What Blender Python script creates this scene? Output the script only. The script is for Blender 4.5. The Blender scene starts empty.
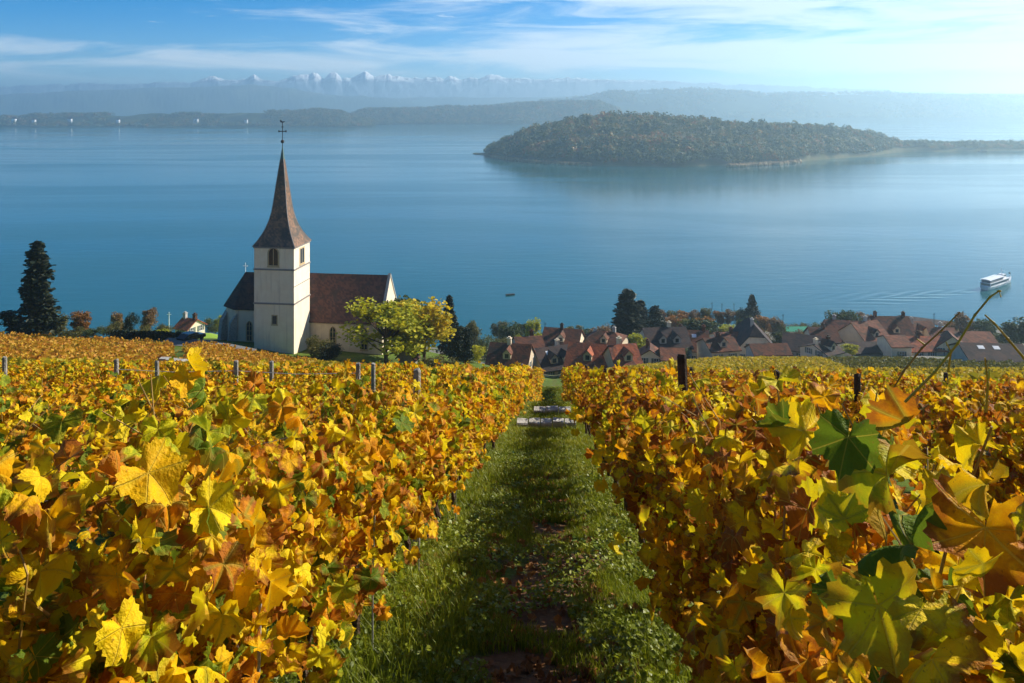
import bpy, math, random
import numpy as np
from mathutils import Vector, Matrix

R = math.radians
rng = np.random.default_rng(7)
random.seed(7)
scene = bpy.context.scene
COL = scene.collection

# ------------------------------------------------------------------ camera, sky, sun, exposure
H = 90.0            # eye height above the lake, m
F = 820.0           # focal length in pixels at 1024 wide
cam_d = bpy.data.cameras.new('camera')
cam_d.sensor_width = 36.0
cam_d.lens = F / 1024.0 * 36.0
cam_d.shift_y = (104.0 - 341.5) / 1024.0      # rising-front lens: level camera, verticals stay vertical
cam_d.clip_start = 0.05
cam_d.clip_end = 300000.0
cam = bpy.data.objects.new('camera', cam_d)
COL.objects.link(cam)
cam.location = (0, 0, H)
cam.rotation_euler = (R(90), 0, 0)
scene.camera = cam

SUN_AZ, SUN_EL = R(62), R(31)                 # azimuth from the view axis (+Y) towards +X
world = bpy.data.worlds.new('World')
scene.world = world
world.use_nodes = True
sun_d = bpy.data.lights.new('sun', 'SUN')
sun_d.energy = 5.0
sun_d.angle = R(0.5)
sun_d.color = (1.0, 0.92, 0.79)
sun = bpy.data.objects.new('sun', sun_d)
COL.objects.link(sun)
sdir = Vector((math.cos(SUN_EL) * math.sin(SUN_AZ), math.cos(SUN_EL) * math.cos(SUN_AZ), math.sin(SUN_EL)))
sun.rotation_euler = sdir.to_track_quat('Z', 'Y').to_euler()
sun.location = (60, 40, 160)

scene.view_settings.view_transform = 'Standard'
scene.view_settings.look = 'None'
scene.view_settings.exposure = 0.72
scene.view_settings.gamma = 1.0
scene.view_settings.use_curve_mapping = False
try:
    cy = scene.cycles
    cy.max_bounces = 6; cy.diffuse_bounces = 3; cy.glossy_bounces = 2
    cy.transmission_bounces = 4; cy.volume_bounces = 2; cy.transparent_max_bounces = 8
    cy.use_denoising = True
    cy.caustics_reflective = False; cy.caustics_refractive = False
except Exception:
    pass


class NT:
    """small helper to write node trees"""
    def __init__(s, tree):
        s.t = tree
        tree.nodes.clear()

    def n(s, kind, **kw):
        x = s.t.nodes.new(kind)
        for k, v in kw.items():
            if k == 'inp':
                for kk, vv in v.items():
                    if hasattr(vv, 'is_linked') or hasattr(vv, 'links'):
                        s.t.links.new(vv, x.inputs[kk])
                    else:
                        x.inputs[kk].default_value = vv
            else:
                setattr(x, k, v)
        return x

    def m(s, op, a, b=0.0, c=0.0, clamp=False):
        x = s.n('ShaderNodeMath', operation=op, use_clamp=clamp)
        for i, v in enumerate((a, b, c)):
            if hasattr(v, 'links'):
                s.t.links.new(v, x.inputs[i])
            else:
                x.inputs[i].default_value = v
        return x.outputs[0]

    def mix(s, f, a, b, blend='MIX'):
        x = s.n('ShaderNodeMix', data_type='RGBA', blend_type=blend)
        for i, v in ((0, f), (6, a), (7, b)):
            if hasattr(v, 'links'):
                s.t.links.new(v, x.inputs[i])
            else:
                x.inputs[i].default_value = v if i == 0 else (tuple(v) + (1.0,) if len(v) == 3 else v)
        return x.outputs[2]

    def ss(s, v, a, b, lo=0.0, hi=1.0):
        x = s.n('ShaderNodeMapRange', interpolation_type='SMOOTHSTEP')
        s.t.links.new(v, x.inputs[0])
        for i, q in enumerate((a, b, lo, hi)):
            x.inputs[i + 1].default_value = q
        return x.outputs[0]

    def ramp(s, v, stops, interp='LINEAR'):
        x = s.n('ShaderNodeValToRGB')
        cr = x.color_ramp
        cr.interpolation = interp
        while len(cr.elements) < len(stops):
            cr.elements.new(0.5)
        for e, (p, c) in zip(cr.elements, stops):
            e.position = p
            e.color = tuple(c) + (1.0,)
        s.t.links.new(v, x.inputs[0])
        return x.outputs[0]

    def noise(s, vec=None, scale=5.0, detail=3.0, rough=0.55, dist=0.0):
        x = s.n('ShaderNodeTexNoise')
        x.inputs['Scale'].default_value = scale
        x.inputs['Detail'].default_value = detail
        x.inputs['Roughness'].default_value = rough
        x.inputs['Distortion'].default_value = dist
        if vec is not None:
            s.t.links.new(vec, x.inputs['Vector'])
        return x.outputs[0]

    def mapping(s, vec, scale=(1, 1, 1), rot=(0, 0, 0), loc=(0, 0, 0)):
        x = s.n('ShaderNodeMapping')
        x.inputs['Scale'].default_value = scale
        x.inputs['Rotation'].default_value = rot
        x.inputs['Location'].default_value = loc
        s.t.links.new(vec, x.inputs['Vector'])
        return x.outputs[0]

    def bump(s, h, strength=0.3, dist=0.1):
        x = s.n('ShaderNodeBump')
        x.inputs['Strength'].default_value = strength
        x.inputs['Distance'].default_value = dist
        s.t.links.new(h, x.inputs['Height'])
        return x.outputs[0]

    def link(s, a, b):
        s.t.links.new(a, b)


# sky: Nishita air, with high thin cloud drifting in it (denser towards the sun)
w = NT(world.node_tree)
sky = w.n('ShaderNodeTexSky', sky_type='NISHITA')
sky.sun_disc = False
sky.sun_elevation = SUN_EL
sky.sun_rotation = SUN_AZ
sky.altitude = 900
sky.air_density = 0.72
sky.dust_density = 0.1
sky.ozone_density = 4.0
tc = w.n('ShaderNodeTexCoord')
sep = w.n('ShaderNodeSeparateXYZ', inp={0: tc.outputs['Generated']})
dx, dy, dz = sep.outputs
el = w.m('DIVIDE', dz, w.m('SQRT', w.m('ADD', w.m('MULTIPLY', dx, dx), w.m('MULTIPLY', dy, dy))))   # tan(elevation)
az = w.m('ARCTAN2', dx, dy)
cv = w.n('ShaderNodeCombineXYZ', inp={0: w.m('MULTIPLY', az, 3.0), 1: w.m('MULTIPLY', el, 26.0), 2: 0.0})
n1 = w.noise(w.mapping(cv.outputs[0], (1.0, 1.0, 1), (0, 0, R(4)), (3.1, 0.4, 0)), 1.5, 7, 0.62, 0.6)
n2 = w.noise(w.mapping(cv.outputs[0], (2.4, 2.2, 1), (0, 0, R(-5)), (7.3, 2.2, 0)), 2.0, 6, 0.65, 0.4)
# one broad veil towards the sun and a thin band lower down
az_r = w.ss(az, -0.50, 0.35)
band = w.m('MULTIPLY', w.ss(el, 0.012, 0.052), w.ss(el, 0.085, 0.055))
veil = w.m('MULTIPLY', w.ss(el, 0.03, 0.06), w.ss(el, 0.30, 0.10))
bias = w.m('ADD', w.m('MULTIPLY', band, 0.20), w.m('MULTIPLY', w.m('MULTIPLY', veil, az_r), 0.27))
cl = w.ss(w.m('ADD', n1, bias), 0.56, 0.86)
wisps = w.m('MULTIPLY', w.ss(n2, 0.60, 0.78), w.ss(el, 0.05, 0.11))
cl = w.m('MULTIPLY', w.m('MAXIMUM', cl, wisps), w.ss(el, 0.0, 0.03), clamp=True)
hs = w.n('ShaderNodeHueSaturation', inp={'Saturation': 1.5, 'Value': 1.0, 'Color': sky.outputs[0], 'Hue': 0.500})
skyc = w.mix(w.m('MULTIPLY', cl, 0.74), hs.outputs[0], (7.6, 8.3, 8.8))
bg = w.n('ShaderNodeBackground', inp={'Color': skyc, 'Strength': 0.082})
out = w.n('ShaderNodeOutputWorld', inp={0: bg.outputs[0]})


# ------------------------------------------------------------------ helpers
def P(px, py, Y):
    return Vector(((px - 512.0) / F * Y, Y, H - (py - 104.0) / F * Y))


def zpx(py, Y):
    return H - (py - 104.0) / F * Y


def link_obj(name, data, parent=None):
    o = bpy.data.objects.new(name, data)
    COL.objects.link(o)
    if parent is not None:
        o.parent = parent
    return o


def tag(o, label=None, cat=None, group=None, kind=None):
    if label: o['label'] = label
    if cat: o['category'] = cat
    if group: o['group'] = group
    if kind: o['kind'] = kind
    return o


def thing(name, label, cat, loc=(0, 0, 0), rotz=0.0, group=None):
    o = link_obj(name, None)
    o.location = loc
    o.rotation_euler = (0, 0, rotz)
    o.empty_display_size = 0.3
    return tag(o, label, cat, group)


def np_mesh(name, V, loops, sizes, mat=None, uv=None, smooth=False, midx=None):
    me = bpy.data.meshes.new(name)
    V = np.asarray(V, dtype=np.float32); loops = np.asarray(loops, dtype=np.int32); sizes = np.asarray(sizes, dtype=np.int32)
    me.vertices.add(len(V)); me.vertices.foreach_set('co', V.ravel())
    me.loops.add(len(loops)); me.loops.foreach_set('vertex_index', loops)
    me.polygons.add(len(sizes))
    starts = np.concatenate(([0], np.cumsum(sizes)[:-1])).astype(np.int32)
    me.polygons.foreach_set('loop_start', starts)
    try:
        me.polygons.foreach_set('loop_total', sizes)
    except Exception:
        pass
    me.polygons.foreach_set('use_smooth', np.full(len(sizes), bool(smooth)))
    for m_ in (mat if isinstance(mat, (list, tuple)) else [mat]):
        if m_ is not None: me.materials.append(m_)
    if midx is not None:
        me.polygons.foreach_set('material_index', np.asarray(midx, dtype=np.int32))
    if uv is not None:
        l = me.uv_layers.new(name='UVMap')
        l.data.foreach_set('uv', np.asarray(uv, dtype=np.float32)[loops].ravel())
    me.update(calc_edges=True)
    me.validate()
    return me


class MB:
    """collects shapes into one mesh"""
    def __init__(s):
        s.v, s.f, s.mi = [], [], []

    def add(s, vs, fs, mi=0):
        b = len(s.v)
        s.v += [tuple(v) for v in vs]
        s.f += [tuple(i + b for i in f) for f in fs]
        s.mi += [mi] * len(fs)
        return s

    def box(s, x0, x1, y0, y1, z0, z1, mi=0, M=None):
        vs = [(x0, y0, z0), (x1, y0, z0), (x1, y1, z0), (x0, y1, z0), (x0, y0, z1), (x1, y0, z1), (x1, y1, z1), (x0, y1, z1)]
        if M is not None: vs = [tuple(M @ Vector(v)) for v in vs]
        return s.add(vs, [(0, 3, 2, 1), (4, 5, 6, 7), (0, 1, 5, 4), (1, 2, 6, 5), (2, 3, 7, 6), (3, 0, 4, 7)], mi)

    def tube(s, pts, rad, n=6, mi=0, cap=True):
        pts = [Vector(p) for p in pts]
        if not hasattr(rad, '__len__'): rad = [rad] * len(pts)
        rings, vs = [], []
        for i, p in enumerate(pts):
            d = (pts[min(i + 1, len(pts) - 1)] - pts[max(i - 1, 0)])
            d = d.normalized() if d.length > 1e-9 else Vector((0, 0, 1))
            a = d.cross(Vector((0, 0, 1)) if abs(d.z) < 0.9 else Vector((1, 0, 0))).normalized()
            b = d.cross(a)
            for k in range(n):
                t = 2 * math.pi * k / n
                vs.append(p + (a * math.cos(t) + b * math.sin(t)) * rad[i])
        fs = []
        for i in range(len(pts) - 1):
            for k in range(n):
                fs.append((i * n + k, i * n + (k + 1) % n, (i + 1) * n + (k + 1) % n, (i + 1) * n + k))
        if cap:
            fs.append(tuple(range(n))[::-1])
            fs.append(tuple((len(pts) - 1) * n + k for k in range(n)))
        return s.add(vs, fs, mi)

    def slab(s, polys, dz, mi=0):
        """upper faces given as polygons sharing corner points; adds an underside dz lower and the rim"""
        key, vs, fs = {}, [], []
        for p in polys:
            f = []
            for q in p:
                k = tuple(round(c, 4) for c in q)
                if k not in key:
                    key[k] = len(vs); vs.append(q)
                f.append(key[k])
            fs.append(f)
        n = len(vs)
        lo = [(x, y, z - dz) for x, y, z in vs]
        edges = {}
        for f in fs:
            for a, b in zip(f, f[1:] + f[:1]):
                edges[(a, b)] = edges.get((a, b), 0) + 1
        rim = [(b, a, a + n, b + n) for (a, b) in edges if (b, a) not in edges]
        return s.add(vs + lo, [tuple(f) for f in fs] + [tuple(i + n for i in f[::-1]) for f in fs] + rim, mi)

    def prism(s, outline, y0, y1, M=None, mi=0):
        """outline in x,z extruded along y"""
        n = len(outline)
        vs = [(x, y0, z) for x, z in outline] + [(x, y1, z) for x, z in outline]
        if M is not None: vs = [tuple(M @ Vector(v)) for v in vs]
        fs = [tuple(range(n)), tuple(range(2 * n - 1, n - 1, -1))] + [((i + 1) % n, i, i + n, (i + 1) % n + n) for i in range(n)]
        return s.add(vs, fs, mi)

    def build(s, name, mat, parent=None, smooth=False):
        loops = [i for f in s.f for i in f]
        me = np_mesh(name, np.array(s.v, dtype=np.float32).reshape(-1, 3), loops, [len(f) for f in s.f], mat, smooth=smooth, midx=s.mi)
        return link_obj(name, me, parent)


def noise2(x, y, seed=0):
    """smooth value noise, numpy"""
    x = np.asarray(x, dtype=float); y = np.asarray(y, dtype=float)
    xi = np.floor(x).astype(np.int64); yi = np.floor(y).astype(np.int64)
    fx = x - xi; fy = y - yi
    fx = fx * fx * (3 - 2 * fx); fy = fy * fy * (3 - 2 * fy)

    def h(a, b):
        n = (a * 374761393 + b * 668265263 + seed * 1442695041) & 0xFFFFFFFF
        n = ((n ^ (n >> 13)) * 1274126177) & 0xFFFFFFFF
        return ((n ^ (n >> 16)) & 0xFFFF) / 65535.0
    return (h(xi, yi) * (1 - fx) + h(xi + 1, yi) * fx) * (1 - fy) + (h(xi, yi + 1) * (1 - fx) + h(xi + 1, yi + 1) * fx) * fy


def fbm(x, y, seed=0, o=4):
    s, a, t = 0.0, 1.0, 0.0
    for i in range(o):
        s = s + a * noise2(np.asarray(x) * 2 ** i, np.asarray(y) * 2 ** i, seed + i); t += a; a *= 0.5
    return s / t


# ------------------------------------------------------------------ materials
def new_mat(name):
    m_ = bpy.data.materials.new(name)
    m_.use_nodes = True
    return m_, NT(m_.node_tree)


def finish(t, bsdf):
    t.n('ShaderNodeOutputMaterial', inp={0: bsdf})


def simple_mat(name, c1, c2=None, scale=3.0, rough=0.8, spec=0.3, metal=0.0, bump=0.0, bscale=None, c3=None):
    """base colour varied by two octaves of noise in object space"""
    m_, t = new_mat(name)
    tc_ = t.n('ShaderNodeTexCoord')
    vec = tc_.outputs['Object']
    c2 = c2 or tuple(c * 0.75 for c in c1)
    col = t.mix(t.ss(t.noise(vec, scale, 5, 0.6), 0.35, 0.68), c1, c2)
    if c3:
        col = t.mix(t.ss(t.noise(vec, scale * 0.37, 4, 0.6, 0.5), 0.55, 0.72), col, c3)
    b = t.n('ShaderNodeBsdfPrincipled', inp={'Base Color': col, 'Roughness': rough, 'Metallic': metal, 'Specular IOR Level': spec})
    if bump:
        t.link(t.bump(t.noise(vec, bscale or scale * 4, 4), bump, 0.05), b.inputs['Normal'])
    finish(t, b.outputs[0])
    return m_


def roof_mat(name, c1, c2, c3, course=0.33):
    """clay tiles: courses along the height, each tile a slightly different tone, lichen patches"""
    m_, t = new_mat(name)
    tc_ = t.n('ShaderNodeTexCoord')
    vec = tc_.outputs['Object']
    sp = t.n('ShaderNodeSeparateXYZ', inp={0: vec})
    zc = t.m('DIVIDE', sp.outputs[2], course)
    row = t.m('FLOOR', zc)
    hx = t.m('ADD', t.m('MULTIPLY', t.m('ADD', sp.outputs[0], sp.outputs[1]), 3.2), t.m('MULTIPLY', row, 0.5))
    cell = t.n('ShaderNodeCombineXYZ', inp={0: t.m('FLOOR', hx), 1: row, 2: 0.0})
    wn = t.n('ShaderNodeTexWhiteNoise', noise_dimensions='3D', inp={'Vector': cell.outputs[0]})
    col = t.mix(t.ss(wn.outputs[0], 0.1, 0.9), c1, c2)
    col = t.mix(t.ss(t.noise(vec, 0.55, 5, 0.65, 0.6), 0.46, 0.64), col, c3)
    hsv = t.n('ShaderNodeHueSaturation', inp={'Color': col, 'Value': t.m('ADD', 0.72, t.m('MULTIPLY', t.noise(t.mapping(vec, (1.6, 1.6, 0.35)), 1.0, 4, 0.65), 0.62))})
    col = hsv.outputs[0]
    saw = t.m('FRACT', zc)
    b = t.n('ShaderNodeBsdfPrincipled', inp={'Base Color': col, 'Roughness': 0.85, 'Specular IOR Level': 0.2})
    t.link(t.bump(t.m('ADD', saw, t.m('MULTIPLY', wn.outputs[0], 0.5)), 0.6, 0.05), b.inputs['Normal'])
    finish(t, b.outputs[0])
    return m_


def foliage_mat(name, stops, trans=0.35, rough=0.6, jitter=0.25, nscale=0.35, wi=0.6, wb=0.8):
    """leaf mass: every leaf clump (mesh island) takes its own tone from the ramp"""
    m_, t = new_mat(name)
    g = t.n('ShaderNodeNewGeometry')
    oi = t.n('ShaderNodeObjectInfo')
    tc_ = t.n('ShaderNodeTexCoord')
    big = t.noise(tc_.outputs['Object'], nscale, 3)
    v = t.m('ADD', t.m('MULTIPLY', g.outputs['Random Per Island'], wi), t.m('MULTIPLY', big, wb))
    v = t.m('ADD', t.m('SUBTRACT', v, (wi + wb) / 2 - 0.5), t.m('MULTIPLY', t.m('SUBTRACT', oi.outputs['Random'], 0.5), jitter), clamp=True)
    col = t.ramp(v, stops)
    b = t.n('ShaderNodeBsdfPrincipled', inp={'Base Color': col, 'Roughness': rough, 'Specular IOR Level': 0.25})
    tr = t.n('ShaderNodeBsdfTranslucent', inp={'Color': col})
    mx = t.n('ShaderNodeMixShader', inp={0: trans, 1: b.outputs[0], 2: tr.outputs[0]})
    finish(t, mx.outputs[0])
    return m_


def vine_leaf_mat(name):
    """autumn vine leaf: own tone per leaf, green along the veins, brown dry margin"""
    m_, t = new_mat(name)
    g = t.n('ShaderNodeNewGeometry')
    oi = t.n('ShaderNodeObjectInfo')
    csep = t.n('ShaderNodeSeparateColor', inp={0: oi.outputs['Color']})
    age = t.m('SUBTRACT', csep.outputs[0], 0.5)
    rnd = g.outputs['Random Per Island']
    v = t.m('FRACT', t.m('ADD', rnd, oi.outputs['Random']))
    r2 = t.m('FRACT', t.m('MULTIPLY', v, 17.13))
    r3 = t.m('FRACT', t.m('MULTIPLY', v, 71.7))
    BASE = lambda tone: t.ramp(tone, [(0.0, (0.13, 0.19, 0.012)), (0.07, (0.34, 0.37, 0.012)), (0.16, (0.74, 0.62, 0.012)), (0.30, (0.88, 0.66, 0.010)), (0.48, (0.92, 0.58, 0.006)),
                         (0.66, (0.86, 0.44, 0.006)), (0.82, (0.68, 0.25, 0.006)), (0.90, (0.50, 0.16, 0.010)), (1.0, (0.34, 0.10, 0.012))])
    uvn = t.n('ShaderNodeUVMap', uv_map='UVMap')
    us = t.n('ShaderNodeSeparateXYZ', inp={0: uvn.outputs[0]})
    ux = t.m('SUBTRACT', us.outputs[0], 0.5); uy = t.m('SUBTRACT', us.outputs[1], 0.5)
    rad = t.m('SQRT', t.m('ADD', t.m('MULTIPLY', ux, ux), t.m('MULTIPLY', uy, uy)))
    dmin = None
    for a in (0, 52, -52, 108, -108):
        sx, sy = math.sin(R(a)), math.cos(R(a))
        cr = t.m('ABSOLUTE', t.m('SUBTRACT', t.m('MULTIPLY', ux, sy), t.m('MULTIPLY', uy, sx)))
        dt = t.m('ADD', t.m('MULTIPLY', ux, sx), t.m('MULTIPLY', uy, sy))
        d = t.m('ADD', cr, t.m('MULTIPLY', t.m('LESS_THAN', dt, 0.0), 1.0))
        dmin = d if dmin is None else t.m('MINIMUM', dmin, d)
    seed = t.n('ShaderNodeCombineXYZ', inp={0: us.outputs[0], 1: us.outputs[1], 2: t.m('MULTIPLY', v, 40.0)})
    nz = t.noise(seed.outputs[0], 5.0, 4, 0.65)
    nz2 = t.noise(seed.outputs[0], 16.0, 3, 0.6)
    base = BASE(t.m('ADD', t.m('ADD', v, age), t.m('MULTIPLY', t.m('SUBTRACT', nz, 0.5), 0.38), clamp=True))
    edge = t.m('ADD', rad, t.m('MULTIPLY', t.m('SUBTRACT', nz, 0.5), 0.55))
    brown = t.m('MULTIPLY', t.ss(edge, 0.22, 0.42), t.ss(r2, 0.25, 0.8))
    col = t.mix(t.m('MULTIPLY', brown, 0.9), base, (0.34, 0.10, 0.012))
    near_vein = t.m('MULTIPLY', t.ss(t.m('ADD', dmin, t.m('MULTIPLY', nz, 0.06)), 0.11, 0.03), t.ss(r3, 0.45, 0.95))
    col = t.mix(t.m('MULTIPLY', near_vein, 0.55), col, (0.26, 0.32, 0.03))
    vein = t.ss(dmin, 0.012, 0.004)
    col = t.mix(t.m('MULTIPLY', vein, 0.45), col, (0.66, 0.48, 0.06))
    spots = t.m('MULTIPLY', t.ss(nz2, 0.63, 0.70), 0.55)
    col = t.mix(spots, col, (0.24, 0.085, 0.02))
    # the underside of a leaf is paler and duller
    under = t.mix(0.22, col, (0.40, 0.30, 0.04))
    col2 = t.mix(g.outputs['Backfacing'], col, under)
    b = t.n('ShaderNodeBsdfPrincipled', inp={'Base Color': col2, 'Roughness': 0.55, 'Specular IOR Level': 0.12})
    t.link(t.bump(t.m('SUBTRACT', t.m('ADD', t.m('MULTIPLY', nz2, 0.6), nz), t.m('MULTIPLY', vein, 0.5)), 0.75, 0.012), b.inputs['Normal'])
    tr = t.n('ShaderNodeBsdfTranslucent', inp={'Color': col})
    mx = t.n('ShaderNodeMixShader', inp={0: 0.38, 1: b.outputs[0], 2: tr.outputs[0]})
    finish(t, mx.outputs[0])
    return m_


def plaster_mat(name, c1, c2, c3):
    """lime plaster: mottled, with faint vertical rain streaks and a few patched areas"""
    m_, t = new_mat(name)
    vec = t.n('ShaderNodeTexCoord').outputs['Object']
    col = t.mix(t.ss(t.noise(vec, 0.6, 6, 0.65), 0.35, 0.7), c1, c2)
    streak = t.noise(t.mapping(vec, (2.2, 2.2, 0.14)), 1.0, 4, 0.6)
    col = t.mix(t.m('MULTIPLY', t.ss(streak, 0.52, 0.72), 0.7), col, c3)
    col = t.mix(t.m('MULTIPLY', t.ss(t.noise(vec, 0.35, 3, 0.5, 1.0), 0.60, 0.64), 0.45), col, c2)
    b = t.n('ShaderNodeBsdfPrincipled', inp={'Base Color': col, 'Roughness': 0.92, 'Specular IOR Level': 0.15})
    t.link(t.bump(t.noise(vec, 3.5, 5, 0.7), 0.25, 0.05), b.inputs['Normal'])
    finish(t, b.outputs[0])
    return m_


M = {}
M['vine'] = vine_leaf_mat('vine_leaf')
M['bark'] = simple_mat('vine_bark', (0.07, 0.045, 0.03), (0.13, 0.09, 0.06), 14, 0.95, 0.1, bump=0.8)
M['cane'] = simple_mat('ripe_cane', (0.30, 0.16, 0.04), (0.42, 0.27, 0.06), 20, 0.6, 0.3)
M['cane_y'] = simple_mat('yellow_cane', (0.55, 0.36, 0.03), (0.40, 0.22, 0.03), 25, 0.55, 0.35)
M['wood_dark'] = simple_mat('tarred_wood', (0.035, 0.024, 0.018), (0.07, 0.05, 0.035), 12, 0.9, 0.2, bump=0.5)
M['wood_grey'] = simple_mat('weathered_wood', (0.36, 0.33, 0.28), (0.20, 0.18, 0.15), 12, 0.9, 0.2, bump=0.5)
M['zinc'] = simple_mat('galvanised', (0.55, 0.55, 0.53), (0.40, 0.38, 0.35), 30, 0.5, 0.5, 0.35)
M['stone'] = simple_mat('limestone', (0.46, 0.44, 0.40), (0.30, 0.28, 0.24), 5, 0.92, 0.2, bump=0.6, c3=(0.20, 0.20, 0.15))
M['stone_pale'] = simple_mat('pale_limestone', (0.52, 0.49, 0.44), (0.36, 0.34, 0.30), 5, 0.92, 0.2, bump=0.6)
M['plaster'] = plaster_mat('lime_plaster', (0.90, 0.76, 0.57), (0.84, 0.68, 0.49), (0.64, 0.51, 0.38))
M['plaster_cream'] = plaster_mat('cream_plaster', (0.80, 0.67, 0.49), (0.70, 0.57, 0.41), (0.54, 0.44, 0.33))
M['plaster_warm'] = simple_mat('ochre_plaster', (0.60, 0.48, 0.33), (0.52, 0.41, 0.29), 0.6, 0.9, 0.2)
M['plaster_grey'] = simple_mat('grey_plaster', (0.48, 0.46, 0.42), (0.38, 0.36, 0.33), 0.6, 0.9, 0.2)
M['frame_stone'] = simple_mat('yellow_stone', (0.55, 0.42, 0.24), (0.45, 0.33, 0.19), 6, 0.9, 0.2)
M['band'] = simple_mat('string_course', (0.30, 0.27, 0.25), (0.22, 0.20, 0.19), 6, 0.9, 0.2)
M['glass'] = simple_mat('window_glass', (0.015, 0.02, 0.025), (0.03, 0.035, 0.04), 3, 0.12, 0.5)
M['win_frame'] = simple_mat('painted_frame', (0.72, 0.70, 0.66), (0.6, 0.58, 0.55), 6, 0.6, 0.3)
M['shutter'] = simple_mat('shutter_paint', (0.14, 0.17, 0.13), (0.10, 0.12, 0.10), 6, 0.6, 0.3)
M['roof_red'] = roof_mat('tiles_red', (0.40, 0.115, 0.048), (0.25, 0.070, 0.035), (0.14, 0.058, 0.038))
M['roof_brown'] = roof_mat('tiles_brown', (0.17, 0.058, 0.028), (0.085, 0.034, 0.021), (0.055, 0.033, 0.023))
M['roof_pink'] = roof_mat('tiles_faded', (0.24, 0.088, 0.045), (0.14, 0.055, 0.032), (0.085, 0.046, 0.030))
M['roof_dark'] = roof_mat('tiles_dark', (0.055, 0.038, 0.036), (0.032, 0.026, 0.028), (0.075, 0.045, 0.036))
M['roof_church'] = roof_mat('tiles_church', (0.17, 0.082, 0.058), (0.10, 0.056, 0.046), (0.085, 0.060, 0.050), 0.3)
M['roof_spire'] = roof_mat('tiles_spire', (0.27, 0.155, 0.10), (0.14, 0.10, 0.075), (0.09, 0.08, 0.07), 0.28)
M['copper'] = simple_mat('copper_green', (0.10, 0.17, 0.14), (0.07, 0.10, 0.09), 6, 0.6, 0.4, 0.3)
M['iron'] = simple_mat('black_iron', (0.05, 0.035, 0.03), (0.03, 0.025, 0.022), 9, 0.6, 0.4, 0.4)
M['white'] = simple_mat('white_paint', (0.80, 0.80, 0.80), (0.72, 0.73, 0.74), 2, 0.35, 0.5)
M['navy'] = simple_mat('dark_blue_paint', (0.03, 0.06, 0.11), (0.025, 0.05, 0.09), 2, 0.4, 0.5)
M['car_black'] = simple_mat('car_paint', (0.012, 0.012, 0.014), (0.02, 0.02, 0.022), 2, 0.2, 0.6)
M['rubber'] = simple_mat('rubber', (0.02, 0.02, 0.02), (0.03, 0.03, 0.03), 8, 0.9, 0.2)
M['tarp_green'] = simple_mat('green_awning', (0.05, 0.42, 0.24), (0.04, 0.35, 0.2), 2, 0.7, 0.3)
M['asphalt'] = simple_mat('asphalt', (0.16, 0.16, 0.16), (0.11, 0.11, 0.11), 3, 0.95, 0.2, bump=0.2)

G = lambda *a: list(a)
M['f_conifer'] = foliage_mat('conifer_needles', [(0, (0.008, 0.016, 0.010)), (0.5, (0.022, 0.034, 0.016)), (1, (0.060, 0.058, 0.020))], 0.12)
M['f_yew'] = foliage_mat('yew_needles', [(0, (0.006, 0.014, 0.006)), (0.6, (0.014, 0.028, 0.010)), (1, (0.035, 0.050, 0.015))], 0.1)
M['f_green'] = foliage_mat('green_leaves', [(0, (0.025, 0.045, 0.012)), (0.5, (0.065, 0.090, 0.018)), (1, (0.16, 0.16, 0.03))], 0.3)
M['f_olive'] = foliage_mat('olive_leaves', [(0, (0.05, 0.06, 0.015)), (0.5, (0.13, 0.12, 0.025)), (1, (0.24, 0.20, 0.04))], 0.3)
M['f_yellow'] = foliage_mat('yellow_leaves', [(0, (0.25, 0.25, 0.02)), (0.4, (0.62, 0.48, 0.02)), (0.75, (0.80, 0.54, 0.02)), (1, (0.85, 0.50, 0.02))], 0.4)
M['f_lime'] = foliage_mat('yellow_green_leaves', [(0, (0.16, 0.20, 0.015)), (0.45, (0.42, 0.42, 0.02)), (0.8, (0.66, 0.56, 0.025)), (1, (0.75, 0.58, 0.03))], 0.4)
M['f_orange'] = foliage_mat('orange_leaves', [(0, (0.12, 0.06, 0.02)), (0.5, (0.34, 0.15, 0.03)), (1, (0.50, 0.26, 0.06))], 0.35)
M['f_russet'] = foliage_mat('russet_leaves', [(0, (0.09, 0.06, 0.03)), (0.5, (0.22, 0.13, 0.05)), (1, (0.34, 0.20, 0.08))], 0.3)
M['f_field'] = foliage_mat('field_vine_leaves', [(0, (0.24, 0.18, 0.02)), (0.3, (0.56, 0.34, 0.02)), (0.65, (0.54, 0.24, 0.02)), (1, (0.32, 0.11, 0.02))], 0.35, jitter=0.0)
M['f_field_y'] = foliage_mat('yellow_field_leaves', [(0, (0.12, 0.15, 0.02)), (0.35, (0.42, 0.33, 0.02)), (0.7, (0.56, 0.38, 0.02)), (1, (0.42, 0.22, 0.02))], 0.35, jitter=0.0)
M['f_wood'] = foliage_mat('island_leaves', [(0, (0.022, 0.046, 0.006)), (0.4, (0.075, 0.100, 0.010)), (0.62, (0.16, 0.15, 0.013)), (0.8, (0.27, 0.17, 0.02)), (1, (0.30, 0.11, 0.02))], 0.2, jitter=0.0, nscale=0.035, wi=0.40, wb=2.6)
M['grass'] = foliage_mat('grass_blades', [(0, (0.08, 0.115, 0.006)), (0.5, (0.21, 0.25, 0.010)), (0.85, (0.38, 0.35, 0.02)), (1, (0.50, 0.38, 0.07))], 0.4, 0.5, 0.0)
M['weed'] = foliage_mat('weed_leaves', [(0, (0.09, 0.13, 0.008)), (0.6, (0.22, 0.26, 0.012)), (1, (0.36, 0.35, 0.02))], 0.35, 0.45, 0.0)
M['litter'] = foliage_mat('fallen_leaves', [(0, (0.10, 0.045, 0.02)), (0.5, (0.28, 0.12, 0.03)), (0.9, (0.46, 0.22, 0.04)), (1, (0.62, 0.42, 0.05))], 0.2, 0.7, 0.0)
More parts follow.
